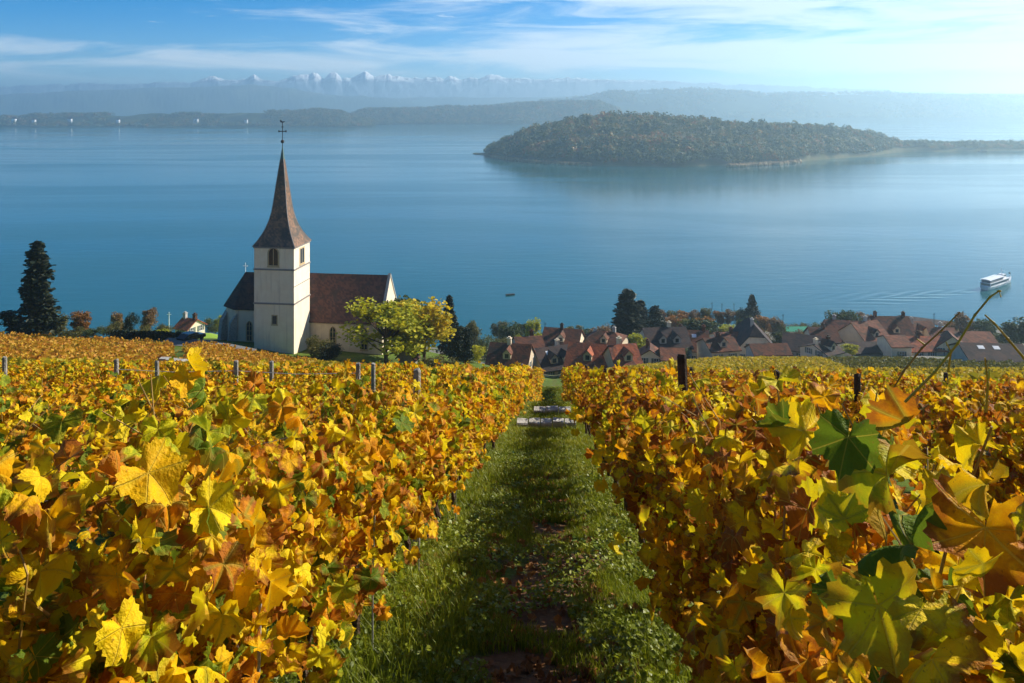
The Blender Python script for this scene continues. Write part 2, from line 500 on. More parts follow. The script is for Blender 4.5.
M['reed'] = foliage_mat('reeds', [(0, (0.22, 0.13, 0.05)), (1, (0.40, 0.27, 0.11))], 0.2, jitter=0.0)

# ------------------------------------------------------------------ terrain
YS = np.array([60, 90, 120, 128, 150, 170, 200, 230, 260, 290, 310, 335, 365, 420], float)
TS = np.array([-0.65, -0.37, -0.28, -0.15, 0.05, 0.25, 0.40, 0.62])
TAB = np.array([
    [69.5, 62.0, 55.0, 54.2, 47.0, 40.0, 31.0, 22.0, 13.0, 4.0, -2, -5, -8, -9],
    [69.2, 61.0, 53.5, 52.8, 47.0, 41.5, 34.0, 26.0, 14.0, 4.0, -2, -5, -8, -9],
    [69.0, 59.8, 51.8, 50.2, 47.5, 40.0, 30.0, 21.0, 12.0, 4.0, -2, -5, -8, -9],
    [69.0, 59.3, 50.2, 48.6, 46.5, 38.0, 28.0, 20.0, 12.0, 4.0, -2, -5, -8, -9],
    [69.0, 59.3, 49.3, 46.8, 39.5, 33.0, 26.0, 18.0, 11.0, 5.0, -1, -5, -8, -9],
    [69.0, 59.6, 51.0, 48.7, 42.5, 36.8, 28.0, 20.0, 12.0, 7.0, 5.0, -1, -5, -9],
    [69.0, 59.6, 51.0, 48.6, 42.4, 36.8, 28.5, 20.0, 12.0, 6.0, 4.0, -1, -5, -9],
    [69.0, 59.6, 51.0, 48.6, 42.5, 37.0, 29.0, 20.0, 12.0, 6.0, 3.0, -1, -5, -9]])
CA, SA = math.cos(R(3)), math.sin(R(3))
SL = 0.3155


def us(X, Y):
    """lateral and along-row coordinates of the vineyard"""
    return X * CA - Y * SA, X * SA + Y * CA


def xy(u, s):
    return u * CA + s * SA, -u * SA + s * CA


def ground_np(X, Y):
    X = np.asarray(X, float); Y = np.asarray(Y, float)
    s = X * SA + Y * CA
    plane = H - 1.8 - SL * np.maximum(s, -25.0)
    t = np.clip(X / np.maximum(Y, 1.0), TS[0], TS[-1])
    Yc = np.clip(Y, YS[0], YS[-1])
    i = np.clip(np.searchsorted(TS, t, side='right') - 1, 0, len(TS) - 2)
    j = np.clip(np.searchsorted(YS, Yc, side='right') - 1, 0, len(YS) - 2)
    ft = (t - TS[i]) / (TS[i + 1] - TS[i]); fy = (Yc - YS[j]) / (YS[j + 1] - YS[j])
    tab = (TAB[i, j] * (1 - ft) + TAB[i + 1, j] * ft) * (1 - fy) + (TAB[i, j + 1] * (1 - ft) + TAB[i + 1, j + 1] * ft) * fy
    b = np.clip((Y - 36.0) / 24.0, 0, 1); b = b * b * (3 - 2 * b)
    z = plane * (1 - b) + tab * b
    bumps = (fbm(X * 1.3 + 50, Y * 1.3 + 80, 3, 3) - 0.5) * 0.10 * np.clip(1 - Y / 80.0, 0, 1)
    return z + bumps


def ground(X, Y):
    return float(ground_np(X, Y))


ys = np.concatenate([np.linspace(-300, -30, 8), np.linspace(-26, 0, 14), np.geomspace(1, 60, 150), np.arange(61, 440, 1.5), [600, 1200, 3000, 9400]])
cs = np.sign(np.linspace(-1, 1, 261)) * np.abs(np.linspace(-1, 1, 261)) ** 1.5
W = np.interp(ys, [-300, 0, 40, 440, 9400], [400, 26, 60, 460, 6400])
XX = cs[None, :] * W[:, None]; YY = np.repeat(ys[:, None], len(cs), 1)
ZZ = ground_np(XX, YY)


def grid_mesh(name, XX, YY, ZZ, mat, smooth=True):
    r, c = XX.shape
    idx = np.arange(r * c).reshape(r, c)
    q = np.stack([idx[:-1, :-1], idx[:-1, 1:], idx[1:, 1:], idx[1:, :-1]], -1).reshape(-1, 4)
    me = np_mesh(name, np.stack([XX, YY, ZZ], -1).reshape(-1, 3), q.ravel(), np.full(len(q), 4), mat, smooth=smooth)
    return link_obj(name, me)


def ground_mat():
    m_, t = new_mat('earth_and_turf')
    vec = t.n('ShaderNodeTexCoord').outputs['Object']
    sp = t.n('ShaderNodeSeparateXYZ', inp={0: vec})
    x, y = sp.outputs[0], sp.outputs[1]
    u = t.m('SUBTRACT', t.m('MULTIPLY', x, CA), t.m('MULTIPLY', y, SA))
    turf = t.mix(t.ss(t.noise(vec, 2.2, 5, 0.65), 0.3, 0.7), (0.05, 0.09, 0.012), (0.12, 0.17, 0.02))
    turf = t.mix(t.ss(t.noise(vec, 0.25, 4, 0.6), 0.5, 0.75), turf, (0.15, 0.15, 0.04))
    soil = t.mix(t.noise(vec, 9, 5, 0.7), (0.05, 0.028, 0.016), (0.27, 0.145, 0.07))
    # bare trodden earth down the middle of the grass path, patchy
    mid = t.ss(t.m('ABSOLUTE', t.m('ADD', u, 0.06)), 0.72, 0.12)
    near = t.ss(y, 12.0, 4.0, 0.0, 1.0)
    bare = t.ss(t.m('ADD', t.m('MULTIPLY', t.m('MULTIPLY', mid, t.m('ADD', 0.25, t.m('MULTIPLY', near, 0.75))), 0.40), t.noise(vec, 1.6, 4, 0.6)), 0.60, 0.72)
    col = t.mix(bare, turf, soil)
    # slope below: gardens, gravel yards and lanes between the houses
    vil = t.ss(y, 168.0, 182.0)
    yard = t.mix(t.ss(t.noise(vec, 0.09, 3, 0.5), 0.46, 0.52), (0.06, 0.085, 0.025), (0.20, 0.18, 0.16))
    col = t.mix(t.m('MULTIPLY', vil, 0.9), col, yard)
    lx = t.m('ADD', x, 74.0); ly = t.m('SUBTRACT', y, 190.0)
    lawn = t.ss(t.m('SQRT', t.m('ADD', t.m('MULTIPLY', lx, lx), t.m('MULTIPLY', t.m('MULTIPLY', ly, ly), 0.16))), 15.0, 12.0)
    col = t.mix(lawn, col, (0.22, 0.34, 0.035))
    b = t.n('ShaderNodeBsdfPrincipled', inp={'Base Color': col, 'Roughness': 0.95, 'Specular IOR Level': 0.1})
    t.link(t.bump(t.noise(vec, 14, 5, 0.7), 0.9, 0.06), b.inputs['Normal'])
    finish(t, b.outputs[0])
    return m_


tag(grid_mesh('ground', XX, YY, ZZ, ground_mat()), kind='structure')


# ------------------------------------------------------------------ lake
def lake_mat():
    m_, t = new_mat('lake_water')
    vec = t.n('ShaderNodeTexCoord').outputs['Object']
    swell = t.noise(t.mapping(vec, (0.05, 0.16, 1), (0, 0, R(12))), 1.0, 5, 0.6)
    fine = t.noise(t.mapping(vec, (0.35, 0.9, 1), (0, 0, R(-8))), 1.0, 4, 0.6)
    calm = t.ss(t.noise(t.mapping(vec, (0.0016, 0.007, 1), (0, 0, R(5))), 1.0, 4, 0.55, 0.8), 0.35, 0.65)
    sp = t.n('ShaderNodeSeparateXYZ', inp={0: vec})
    # wake of the passenger boat: feathered waves trailing back from its stern
    dxw = t.m('SUBTRACT', 226.0, sp.outputs[0]); dyw = t.m('SUBTRACT', 396.0, sp.outputs[1])
    along = t.m('ADD', t.m('MULTIPLY', dxw, 0.96), t.m('MULTIPLY', dyw, 0.28))
    acr = t.m('ADD', t.m('MULTIPLY', dxw, -0.28), t.m('MULTIPLY', dyw, 0.96))
    inv = t.m('SUBTRACT', t.m('ADD', t.m('MULTIPLY', along, 0.17), 4.0), t.m('ABSOLUTE', acr))
    wk = t.m('MULTIPLY', t.m('MULTIPLY', t.ss(inv, 0.0, 5.0), t.ss(along, -2.0, 6.0)), t.ss(along, 105.0, 25.0))
    wav = t.m('SINE', t.m('ADD', t.m('MULTIPLY', t.m('ABSOLUTE', acr), 0.95), t.m('ADD', t.m('MULTIPLY', along, 0.34), t.m('MULTIPLY', swell, 5.0))))
    h = t.m('ADD', t.m('ADD', t.m('MULTIPLY', swell, 1.1), t.m('MULTIPLY', fine, 0.22)), t.m('MULTIPLY', t.m('MULTIPLY', wav, wk), 0.6))
    deep = t.mix(t.ss(t.noise(t.mapping(vec, (0.002, 0.004, 1)), 1.0, 3), 0.3, 0.7), (0.008, 0.085, 0.098), (0.014, 0.102, 0.114))
    b = t.n('ShaderNodeBsdfPrincipled', inp={'Base Color': deep, 'IOR': 1.333, 'Specular IOR Level': 0.5,
                                             'Roughness': t.m('ADD', 0.05, t.m('MULTIPLY', calm, 0.13))})
    t.link(t.bump(h, 0.20, 0.6), b.inputs['Normal'])
    finish(t, b.outputs[0])
    return m_


lk = MB(); lk.add([(-6400, 262, 0), (6400, 262, 0), (6400, 9400, 0), (-6400, 9400, 0)], [(0, 1, 2, 3)])
tag(lk.build('lake', lake_mat()), kind='structure')


# ------------------------------------------------------------------ island with its wooded hill
ipx = np.array([470, 486, 500, 530, 570, 610, 650, 700, 740, 780, 830, 870, 890, 905, 960, 1030, 1120], float)
iY0 = np.array([1480, 1440, 1360, 1275, 1225, 1195, 1180, 1182, 1200, 1240, 1330, 1430, 1490, 1520, 1560, 1600, 1650], float)
iTOP = np.array([150, 148, 140, 126, 117, 112, 113, 117, 121, 121, 124, 130, 135, 138, 138, 138, 138], float)   # tree-top line in the photograph
iY1 = iY0 + np.array([10, 60, 200, 380, 520, 600, 620, 600, 560, 480, 380, 260, 180, 120, 110, 100, 90])


def island_h(px, Y):
    y0 = np.interp(px, ipx, iY0); y1 = np.interp(px, ipx, iY1)
    f = np.clip((Y - y0) / (y1 - y0), 0, 1)
    ym = y0 + 0.45 * (y1 - y0)
    top = H - (np.interp(px, ipx, iTOP) - 104.0) / F * ym - 11.0
    top = np.maximum(top, 2.0)
    prof = np.where(f < 0.45, np.sin(f / 0.45 * math.pi / 2) ** 0.8, np.cos((f - 0.45) / 0.55 * math.pi / 2))
    return 1.2 + (top - 1.2) * prof


pxs = np.linspace(470, 1120, 150); fs = np.linspace(0, 1, 40)
PX = np.repeat(pxs[:, None], 40, 1)
Y0 = np.interp(PX, ipx, iY0); Y1 = np.interp(PX, ipx, iY1)
wob = (fbm(PX * 0.05, PX * 0 + 3, 11, 4) - 0.5) * 30
YI = Y0 + wob + fs[None, :] * (Y1 - Y0)
ZI = island_h(PX, YI)
ZI[:, 0] = -2; ZI[:, -1] = -2; ZI[0, :] = -2
tag(grid_mesh('island_ground', (PX - 512) / F * YI, YI, ZI, simple_mat('island_soil', (0.09, 0.10, 0.035), (0.14, 0.12, 0.06), 0.05, 0.95)), kind='structure')


def ico(sub=1):
    import bmesh
    bm = bmesh.new()
    bmesh.ops.create_icosphere(bm, subdivisions=sub, radius=1.0)
    v = np.array([x.co[:] for x in bm.verts]); f = np.array([[q.index for q in p.verts] for p in bm.faces])
    bm.free()
    return v, f


IV1, IF1 = ico(1)
IV2, IF2 = ico(2)


def crowns(name, pos, rad, mat, hr=(0.8, 1.2), jit=0.33, hi=False, kind='stuff', lbl=None, cat=None):
    """many rough tree crowns far away, as one mass"""
    IV, IF = (IV2, IF2) if hi else (IV1, IF1)
    n, k = len(pos), len(IV)
    sc_ = np.stack([rad, rad, rad * rng.uniform(hr[0], hr[1], n)], -1)
    V = IV[None] * (1 + rng.uniform(-jit, jit, (n, k, 1))) * sc_[:, None] + pos[:, None]
    Fa = IF[None] + (np.arange(n) * k)[:, None, None]
    me = np_mesh(name, V.reshape(-1, 3), Fa.ravel(), np.full(n * len(IF), 3), mat)
    return tag(link_obj(name, me), lbl, cat, kind=kind)




def leafy_crowns(name, pos, rad, mat, lbl=None, cat=None, per=38):
    """far crowns built of leaf masses: patches set over each crown's dome, facing outward"""
    n = len(pos)
    d = rng.normal(size=(n, per, 3)); d[..., 2] = np.abs(d[..., 2]) * 1.1 - 0.25
    d /= np.linalg.norm(d, axis=2, keepdims=True)
    c = pos[:, None] + d * (rad[:, None, None] * rng.uniform(0.75, 1.1, (n, per, 1))) * np.array([1, 1, 1.15])
    nn = d + rng.normal(0, 0.45, d.shape); nn /= np.linalg.norm(nn, axis=2, keepdims=True)
    a = np.cross(nn, rng.normal(size=d.shape)); a /= np.linalg.norm(a, axis=2, keepdims=True)
    b = np.cross(nn, a)
    s = rad[:, None, None] * rng.uniform(0.16, 0.36, (n, per, 1))
    V = np.stack([c + a * s, c + b * s * 0.8, c - a * s * 0.9, c - b * s], 2).reshape(-1, 3)
    k = n * per
    me = np_mesh(name, V, np.arange(k * 4), np.full(k, 4), mat)
    return tag(link_obj(name, me), lbl, cat, kind='stuff')


n = 17000
tp = rng.uniform(486, 1100, n); tf = np.where(rng.uniform(0, 1, n) < 0.25, rng.uniform(0.0, 0.12, n), rng.uniform(0.0, 1.0, n))
y0 = np.interp(tp, ipx, iY0); y1 = np.interp(tp, ipx, iY1)
tY = y0 + tf * (y1 - y0) + (fbm(tp * 0.05, tp * 0 + 3, 11, 4) - 0.5) * 30 + 8
keep = (rng.uniform(0, 1, n) < np.interp(tp, [486, 870, 905, 1100], [1, 1, 0.5, 0.45]))
tp, tY = tp[keep], tY[keep]
rr = rng.uniform(2.0, 4.6, len(tp)) * np.where(rng.uniform(0, 1, len(tp)) < 0.10, 1.6, 1.0) * np.interp(tp, [860, 910], [1.0, 0.62])
pos = np.stack([(tp - 512) / F * tY, tY, island_h(tp, tY) + rr * 0.9], -1)
leafy_crowns('island_woods', pos, rr, M['f_wood'], lbl='mixed woods covering the low hilly island in the lake', cat='woods')
# reed fringe along the near shore of the island
n = 2600
rp = np.concatenate([rng.uniform(492, 590, n // 2), rng.uniform(728, 800, n // 2)])
rY = np.interp(rp, ipx, iY0) + (fbm(rp * 0.05, rp * 0 + 3, 11, 4) - 0.5) * 30 - rng.uniform(-2, 14, n)
crowns('reeds', np.stack([(rp - 512) / F * rY, rY, np.full(n, 0.9)], -1), rng.uniform(1.8, 3.6, n), M['reed'], (0.6, 1.1), lbl='tan reed beds along the island shore', cat='reeds')


# ------------------------------------------------------------------ far shore, hills, Alps
def ridge(name, px0, px1, Yc, depth, top, mat, seed, amp, nx=260, ny=14, bumps=0.0, wood=None, wlabel=''):
    nx, ny = nx * 2, ny * 2
    """a range of hills: a height field whose crest follows the skyline seen in the photograph"""
    px = np.linspace(px0, px1, nx)
    topy = np.interp(px, [p for p, _ in top], [q for _, q in top])
    PXg = np.repeat(px[:, None], ny, 1)
    fr = np.linspace(0, 1, ny)[None, :]
    Yg = Yc + (fr - 0.4) * depth + (fbm(PXg * 0.02, fr * 3 + 0 * PXg, seed, 3) - 0.5) * depth * 0.15
    crest = H - (topy - 104.0) / F * Yc
    prof = np.where(fr < 0.4, np.sin(fr / 0.4 * math.pi / 2), np.cos((fr - 0.4) / 0.6 * math.pi / 2))
    Zg = (crest[:, None] + 3) * prof - 3
    Xg = (PXg - 512) / F * Yg
    Zg = Zg + (fbm(Xg * 0.0016, Yg * 0.0016, seed + 5, 4) - 0.5) * amp * 2.2 * prof + (fbm(Xg * 0.012, Yg * 0.012, seed + 9, 3) - 0.5) * amp * prof
    if bumps: Zg = Zg + (noise2(Xg * 0.06, Yg * 0.06, seed + 15) > 0.45) * rng.uniform(0.3, 1.0, Zg.shape) * bumps * np.clip(prof * 3, 0, 1)
    o = tag(grid_mesh(name, Xg, Yg, Zg, mat), kind='structure')
    if wood:
        n_, r0, r1, thr = wood
        i = rng.integers(0, nx, n_); j = rng.integers(0, int(ny * 0.5), n_)
        k = (fbm(Xg[i, j] * 0.0045, Yg[i, j] * 0.0045, seed + 31, 3) > thr) | (j < 2)
        i, j = i[k], j[k]
        r_ = rng.uniform(r0, r1, len(i))
        leafy_crowns('far_woods', np.stack([Xg[i, j] + rng.normal(0, 5, len(i)), Yg[i, j] + rng.normal(0, 9, len(i)), np.maximum(Zg[i, j], 0) + r_ * 0.8], -1), r_, M['f_wood'], 'dark woods along ' + wlabel, 'woods', 14)
    return o


wood_far = simple_mat('far_woods', (0.030, 0.045, 0.018), (0.065, 0.075, 0.025), 0.012, 0.95, 0.05, c3=(0.13, 0.13, 0.05))
field_far = simple_mat('far_farmland', (0.05, 0.07, 0.025), (0.10, 0.11, 0.045), 0.004, 0.95, 0.05, c3=(0.17, 0.15, 0.08))
ridge('far_shore', -60, 372, 3500, 700, [(-60, 114), (20, 116), (60, 115), (100, 116), (150, 114), (200, 115), (240, 114), (285, 113), (320, 112), (340, 114), (352, 119), (372, 122)], wood_far, 21, 16, 300, 16, 0, (9000, 5, 9, 0.40), 'the nearer far shore behind the church spire')
ridge('far_shore', 345, 620, 3900, 700, [(345, 119), (362, 112), (400, 110), (425, 111), (450, 109), (490, 110), (520, 107), (570, 104), (600, 104), (620, 112)], wood_far, 22, 16, 240, 16, 0, (6000, 5, 10, 0.40), 'the far shore left of the island'.replace('left of', 'reaching to'))
ridge('hills', 540, 1120, 5600, 1500, [(540, 104), (590, 99), (612, 94), (650, 93), (700, 94), (760, 96), (840, 96), (930, 97), (1040, 97), (1120, 97)], wood_far, 23, 20, 260, 16, 0, (7000, 9, 18, 0.42), 'the hazy ridge beyond the island')
ridge('hills', -80, 420, 7800, 1900, [(-80, 95), (0, 95), (80, 91), (160, 88), (250, 86), (290, 88), (330, 95), (420, 101)], field_far, 24, 22, 260, 16, 6)
ridge('hills', 300, 1140, 8300, 1500, [(300, 100), (420, 98), (600, 97), (800, 96), (1000, 97), (1140, 97)], field_far, 25, 18, 260, 12, 6)


def alps():
    m_, t = new_mat('snow_and_rock')
    g = t.n('ShaderNodeNewGeometry')
    sp = t.n('ShaderNodeSeparateXYZ', inp={0: g.outputs['Position']})
    nz = t.noise(g.outputs['Position'], 0.0011, 6, 0.7)
    lim = t.m('ADD', sp.outputs[2], t.m('MULTIPLY', t.m('SUBTRACT', nz, 0.5), 2600.0))
    snow = t.ss(lim, 1650.0, 2150.0)
    col = t.mix(snow, (0.16, 0.19, 0.24), (0.86, 0.88, 0.90))
    b = t.n('ShaderNodeBsdfPrincipled', inp={'Base Color': col, 'Roughness': 0.9, 'Specular IOR Level': 0.1})
    finish(t, b.outputs[0])
    sky_line = [(-120, 86), (0, 86), (40, 84), (90, 83), (120, 84), (170, 82), (196, 81), (206, 77), (214, 76), (222, 79), (236, 80), (247, 78), (254, 73), (262, 79), (276, 80),
                (286, 77), (296, 75), (306, 74), (316, 72), (324, 79), (330, 73), (336, 71), (342, 78), (350, 77), (358, 74), (366, 71), (374, 76), (390, 74), (404, 76),
                (420, 78), (436, 76), (444, 78), (450, 75), (462, 79), (470, 77), (478, 78), (490, 74), (500, 75), (508, 78), (518, 77), (530, 79), (560, 77), (600, 79), (650, 80), (720, 83), (800, 86), (950, 92), (1150, 96)]
    px = np.linspace(-110, 1140, 900)
    top = np.interp(px, [a for a, _ in sky_line], [b_ for _, b_ in sky_line])
    D = 62000.0
    ny = 26
    PXg = np.repeat(px[:, None], ny, 1); fr = np.linspace(0, 1, ny)[None, :]
    Yg = D + (fr - 0.55) * 16000 + 0 * PXg
    crest = H + (104.0 - top[:, None]) / F * D
    prof = np.where(fr < 0.55, (fr / 0.55) ** 1.25, np.maximum(0, 1 - (fr - 0.55) / 0.45))
    rid = 1 - 2 * np.abs(fbm(PXg * 0.045 + fr * 2.2, fr * 3.0 - PXg * 0.02, 40, 5) - 0.5)
    Zg = crest * prof + (rid - 0.7) * 1500 * prof * (1 - 0.85 * prof ** 2) + (fbm(PXg * 0.45, fr * 7 + PXg * 0.1, 46, 4) - 0.5) * 190 * prof ** 3 - 20
    return tag(grid_mesh('mountains', (PXg - 512) / F * Yg, Yg, Zg, m_, smooth=False), kind='structure')


alps()


# ------------------------------------------------------------------ air
def haze():
    m_ = bpy.data.materials.new('air'); m_.use_nodes = True
    t = NT(m_.node_tree)
    v = t.n('ShaderNodeVolumePrincipled', inp={'Color': (0.62, 0.86, 1.0, 1), 'Density': HAZE, 'Anisotropy': 0.66})
    o = t.n('ShaderNodeOutputMaterial')
    t.link(v.outputs[0], o.inputs['Volume'])
    b = MB(); b.box(-6600, 6600, -320, 9700, -12, 320)
    tag(b.build('haze', m_), 'thin pale haze lying over the lake and the far hills', 'haze', kind='stuff')


HAZE = 0.00022
haze()

# ------------------------------------------------------------------ lane by the church
rm = MB(); pts = [(-54, 126.8), (-51, 126.5), (-46, 126), (-40, 126.5)]
for (xa, ya), (xb, yb) in zip(pts, pts[1:]):
    for k in range(4):
        q = []
        for f, w_ in ((k / 4, -2.2), ((k + 1) / 4, -2.2), ((k + 1) / 4, 2.2), (k / 4, 2.2)):
            X, Y = xa + (xb - xa) * f, ya + (yb - ya) * f + w_
            q.append((X, Y, max(ground(X, Y), ground(X, Y - w_)) + 0.06))
        rm.add(q, [(0, 1, 2, 3)])
tag(rm.build('road', M['asphalt']), kind='structure')

# ------------------------------------------------------------------ church
TH = R(7.4)
CZ = 48.0


def arch(w, h, n=9, pointed=False):
    """outline of an arched opening in x,z, sill at z=0"""
    r = w / 2
    pts = [(-r, 0), (r, 0)]
    if pointed:
        for k in range(n + 1):
            a = k / n * math.acos(0.5) if k else 0
            a = (k / n) * R(60); pts.append((-r + w * math.cos(a), h - w * 0.866 + w * math.sin(a)))
        for k in range(1, n + 1):
            a = R(120) + (k / n) * R(60); pts.append((r + w * math.cos(a), h - w * 0.866 + w * math.sin(a)))
    else:
        for k in range(n + 1):
            a = k / n * math.pi; pts.append((r * math.cos(a), h - r + r * math.sin(a)))
    return pts


def rect(w, h):
    return [(-w / 2, 0), (w / 2, 0), (w / 2, h), (-w / 2, h)]


def ring(mb, outer, inner, y0, y1, M_):
    """a frame between two outlines with the same number of points, from y0 (front) to y1"""
    n = len(outer); vs = []
    for y, o in ((y0, outer), (y0, inner), (y1, outer), (y1, inner)):
        vs += [tuple(M_ @ Vector((x, y, z))) for x, z in o]
    fs = []
    for i in range(n):
        j = (i + 1) % n
        fs += [(i, j, n + j, n + i), (2 * n + i, 2 * n + j, j, i)[::-1], (n + i, n + j, 3 * n + j, 3 * n + i)[::-1]]
    mb.add(vs, fs)


def opening(parent, M_, outline, margin, frame_mat, mullions=0, bars=0, sill=True, name='window', proud=0.06, label=None):
    """frame ring set proud of the wall with a recessed-looking dark pane; M_ maps x (along wall), y (into wall), z"""
    cx0 = sum(x for x, _ in outline) / len(outline); cz0 = sum(z for _, z in outline) / len(outline)
    wd = max(x for x, _ in outline) - min(x for x, _ in outline); ht = max(z for _, z in outline) - min(z for _, z in outline)
    outer = [((x - cx0) * (1 + 2 * margin / wd) + cx0, (z - cz0) * (1 + 2 * margin / ht) + cz0) for x, z in outline]
    fb = MB(); ring(fb, outer, outline, -proud, 0.05, M_)
    zt = max(z for _, z in outline)
    for k in range(mullions):
        x = -wd / 2 + wd * (k + 1) / (mullions + 1)
        fb.box(x - 0.05, x + 0.05, -proud * 0.7, 0.0, 0, zt * 0.97, M=M_)
    for k in range(bars):
        z = ht * (k + 1) / (bars + 1)
        fb.box(-wd / 2, wd / 2, -proud * 0.6, 0.0, z - 0.03, z + 0.03, M=M_)
    if sill: fb.box(-wd / 2 - margin - 0.05, wd / 2 + margin + 0.05, -proud - 0.07, 0.0, -margin - 0.1, -margin + 0.01, M=M_)
    wo = fb.build(name, frame_mat, parent)
    if label: wo['label'] = label
    pb = MB(); pb.add([tuple(M_ @ Vector((x, -0.02, z))) for x, z in outline], [tuple(range(len(outline)))])
    pb.build('pane', M['glass'], wo)
    return wo


def T(x, y, z, rot=0.0):
    return Matrix.Translation((x, y, z)) @ Matrix.Rotation(rot, 4, 'Z')


def make_church():
    ch = thing('church', 'white village church with tall flared tiled spire and brown nave roof above the lake', 'church', (-35.36, 133.0, CZ), -TH)
    tw, tt = 6.8, 18.75
    b = MB(); b.box(-tw, 0, 0, tw, -4, tt)
    b.build('tower', M['plaster'], ch)
    bb = MB()
    for z in (15.05, 9.5, 12.3):
        if z == 12.3:
            bb.box(0.0, 0.05, 0.0, tw, z - 0.06, z + 0.06)
        else:
            bb.box(-tw - 0.12, 0.12, -0.12, tw + 0.12, z - 0.12, z + 0.12)
    bb.box(-tw - 0.15, 0.15, -0.15, tw + 0.15, tt - 0.25, tt)
    bb.build('string_course', M['band'], ch)
    opening(ch, T(-tw / 2 - 0.1, 0, 15.75), arch(1.55, 2.75), 0.24, M['frame_stone'], 1, 0)
    opening(ch, T(-tw / 2 + 0.1, 0, 6.2), rect(0.75, 1.35), 0.14, M['frame_stone'], 0, 0)
    opening(ch, T(0, tw / 2, 15.6, R(90)), rect(1.7, 2.4), 0.22, M['frame_stone'], 1, 0)
    # spire: a square pyramid with a wide flare at the foot
    prof = [(3.65, tt), (3.1, tt + 0.75), (2.55, tt + 1.7), (2.05, tt + 2.8), (1.62, tt + 4.1), (1.33, tt + 5.4), (1.12, tt + 6.9), (0.92, tt + 8.7), (0.70, tt + 10.6), (0.45, tt + 12.6), (0.26, tt + 14.1)]
    vs, fs = [], []
    for w_, z in prof:
        vs += [(-tw / 2 - w_, tw / 2 - w_, z), (-tw / 2 + w_, tw / 2 - w_, z), (-tw / 2 + w_, tw / 2 + w_, z), (-tw / 2 - w_, tw / 2 + w_, z)]
    for i in range(len(prof) - 1):
        for k in range(4):
            fs.append((i * 4 + k, i * 4 + (k + 1) % 4, i * 4 + 4 + (k + 1) % 4, i * 4 + 4 + k))
    fs += [(3, 2, 1, 0)]
    sb = MB(); sb.add(vs, fs); sp = sb.build('spire', M['roof_spire'], ch)
    hb = MB()                                             # lead hips along the four edges
    for k in range(4):
        hb.tube([Vector(vs[i * 4 + k]) for i in range(len(prof))], 0.07, 5)
    hb.build('hip_flashing', M['band'], sp)
    cb = MB(); cx, cy_ = -tw / 2, tw / 2
    cb.add([(cx - 0.28, cy_ - 0.28, tt + 14.05), (cx + 0.28, cy_ - 0.28, tt + 14.05), (cx + 0.28, cy_ + 0.28, tt + 14.05), (cx - 0.28, cy_ + 0.28, tt + 14.05), (cx, cy_, tt + 16.6)],
           [(0, 1, 4), (1, 2, 4), (2, 3, 4), (3, 0, 4), (3, 2, 1, 0)])
    cb.build('spire_cap', M['copper'], ch)
    xb = MB(); z0 = tt + 16.2
    xb.tube([(cx, cy_, z0), (cx, cy_, z0 + 4.0)], 0.06, 6)
    ball = [(0.05, 0), (0.22, 0.1), (0.3, 0.3), (0.22, 0.5), (0.05, 0.6)]
    xb.tube([(cx, cy_, z0 + 0.5 + z) for _, z in ball], [r for r, _ in ball], 10)
    for z in (2.5,):
        xb.box(cx - 0.62, cx + 0.62, cy_ - 0.06, cy_ + 0.06, z0 + z - 0.07, z0 + z + 0.07)
        for s in (-1, 1): xb.box(cx + s * 0.62 - 0.09, cx + s * 0.62 + 0.09, cy_ - 0.065, cy_ + 0.065, z0 + z - 0.16, z0 + z + 0.16)
    xb.box(cx - 0.16, cx + 0.16, cy_ - 0.065, cy_ + 0.065, z0 + 3.15, z0 + 3.3)
    cr = xb.build('cross', M['iron'], ch)
    wb = MB()                                             # weathercock
    wb.prism([(-0.35, 4.0), (-0.1, 3.95), (0.15, 3.95), (0.42, 4.12), (0.3, 4.2), (0.15, 4.12), (-0.05, 4.15), (-0.3, 4.4), (-0.45, 4.3)], cy_ - 0.03, cy_ + 0.03, Matrix.Translation((cx, 0, z0)))
    wb.build('weathercock', M['iron'], cr)
    # nave
    x1, ya, yb, ze, zr = 12.7, tw, tw + 10.0, 5.5, 12.15
    ym = (ya + yb) / 2
    nb = MB(); nb.prism([(0, 0)] * 0 or [(ya, -5), (yb, -5), (yb, ze), (ym, zr - 0.25), (ya, ze)], -8.0, x1, Matrix(((0, 1, 0, 0), (1, 0, 0, 0), (0, 0, 1, 0), (0, 0, 0, 1))))
    nb.build('nave', M['plaster_cream'], ch)
    rb = MB(); ov = 0.35; k_ = (zr - ze) / 5.0
    rb.slab([[(-8.2, ya - ov, ze - ov * k_), (x1 - 0.35, ya - ov, ze - ov * k_), (x1 - 0.35, ym, zr), (-8.2, ym, zr)],
             [(-8.2, ym, zr), (x1 - 0.35, ym, zr), (x1 - 0.35, yb + ov, ze - ov * k_), (-8.2, yb + ov, ze - ov * k_)]], 0.22)
    rb.build('nave_roof', M['roof_church'], ch)
    gb = MB()                                             # coping along the gable
    for s in (-1, 1):
        gb.slab([[(x1 - 0.36, ym + s * 5.35, ze - 0.3), (x1 + 0.12, ym + s * 5.35, ze - 0.3), (x1 + 0.12, ym, zr + 0.32), (x1 - 0.36, ym, zr + 0.32)][::s]], 0.35)
    gb.build('gable_coping', M['stone_pale'], ch)
    # choir with its three-sided end
    q0, q1, ce = ym - 3.75, ym + 3.75, 6.9
    ol = [(-7.9, q0), (-7.9, q1), (-14.0, q1), (-16.6, ym + 1.8), (-16.6, ym - 1.8), (-14.0, q0)]
    cb2 = MB(); n = len(ol)
    cb2.add([(x, y, -5) for x, y in ol] + [(x, y, ce) for x, y in ol], [tuple(range(n)), tuple(range(2 * n - 1, n - 1, -1))] + [((i + 1) % n, i, i + n, (i + 1) % n + n) for i in range(n)])
    cb2.build('choir', M['plaster_cream'], ch)
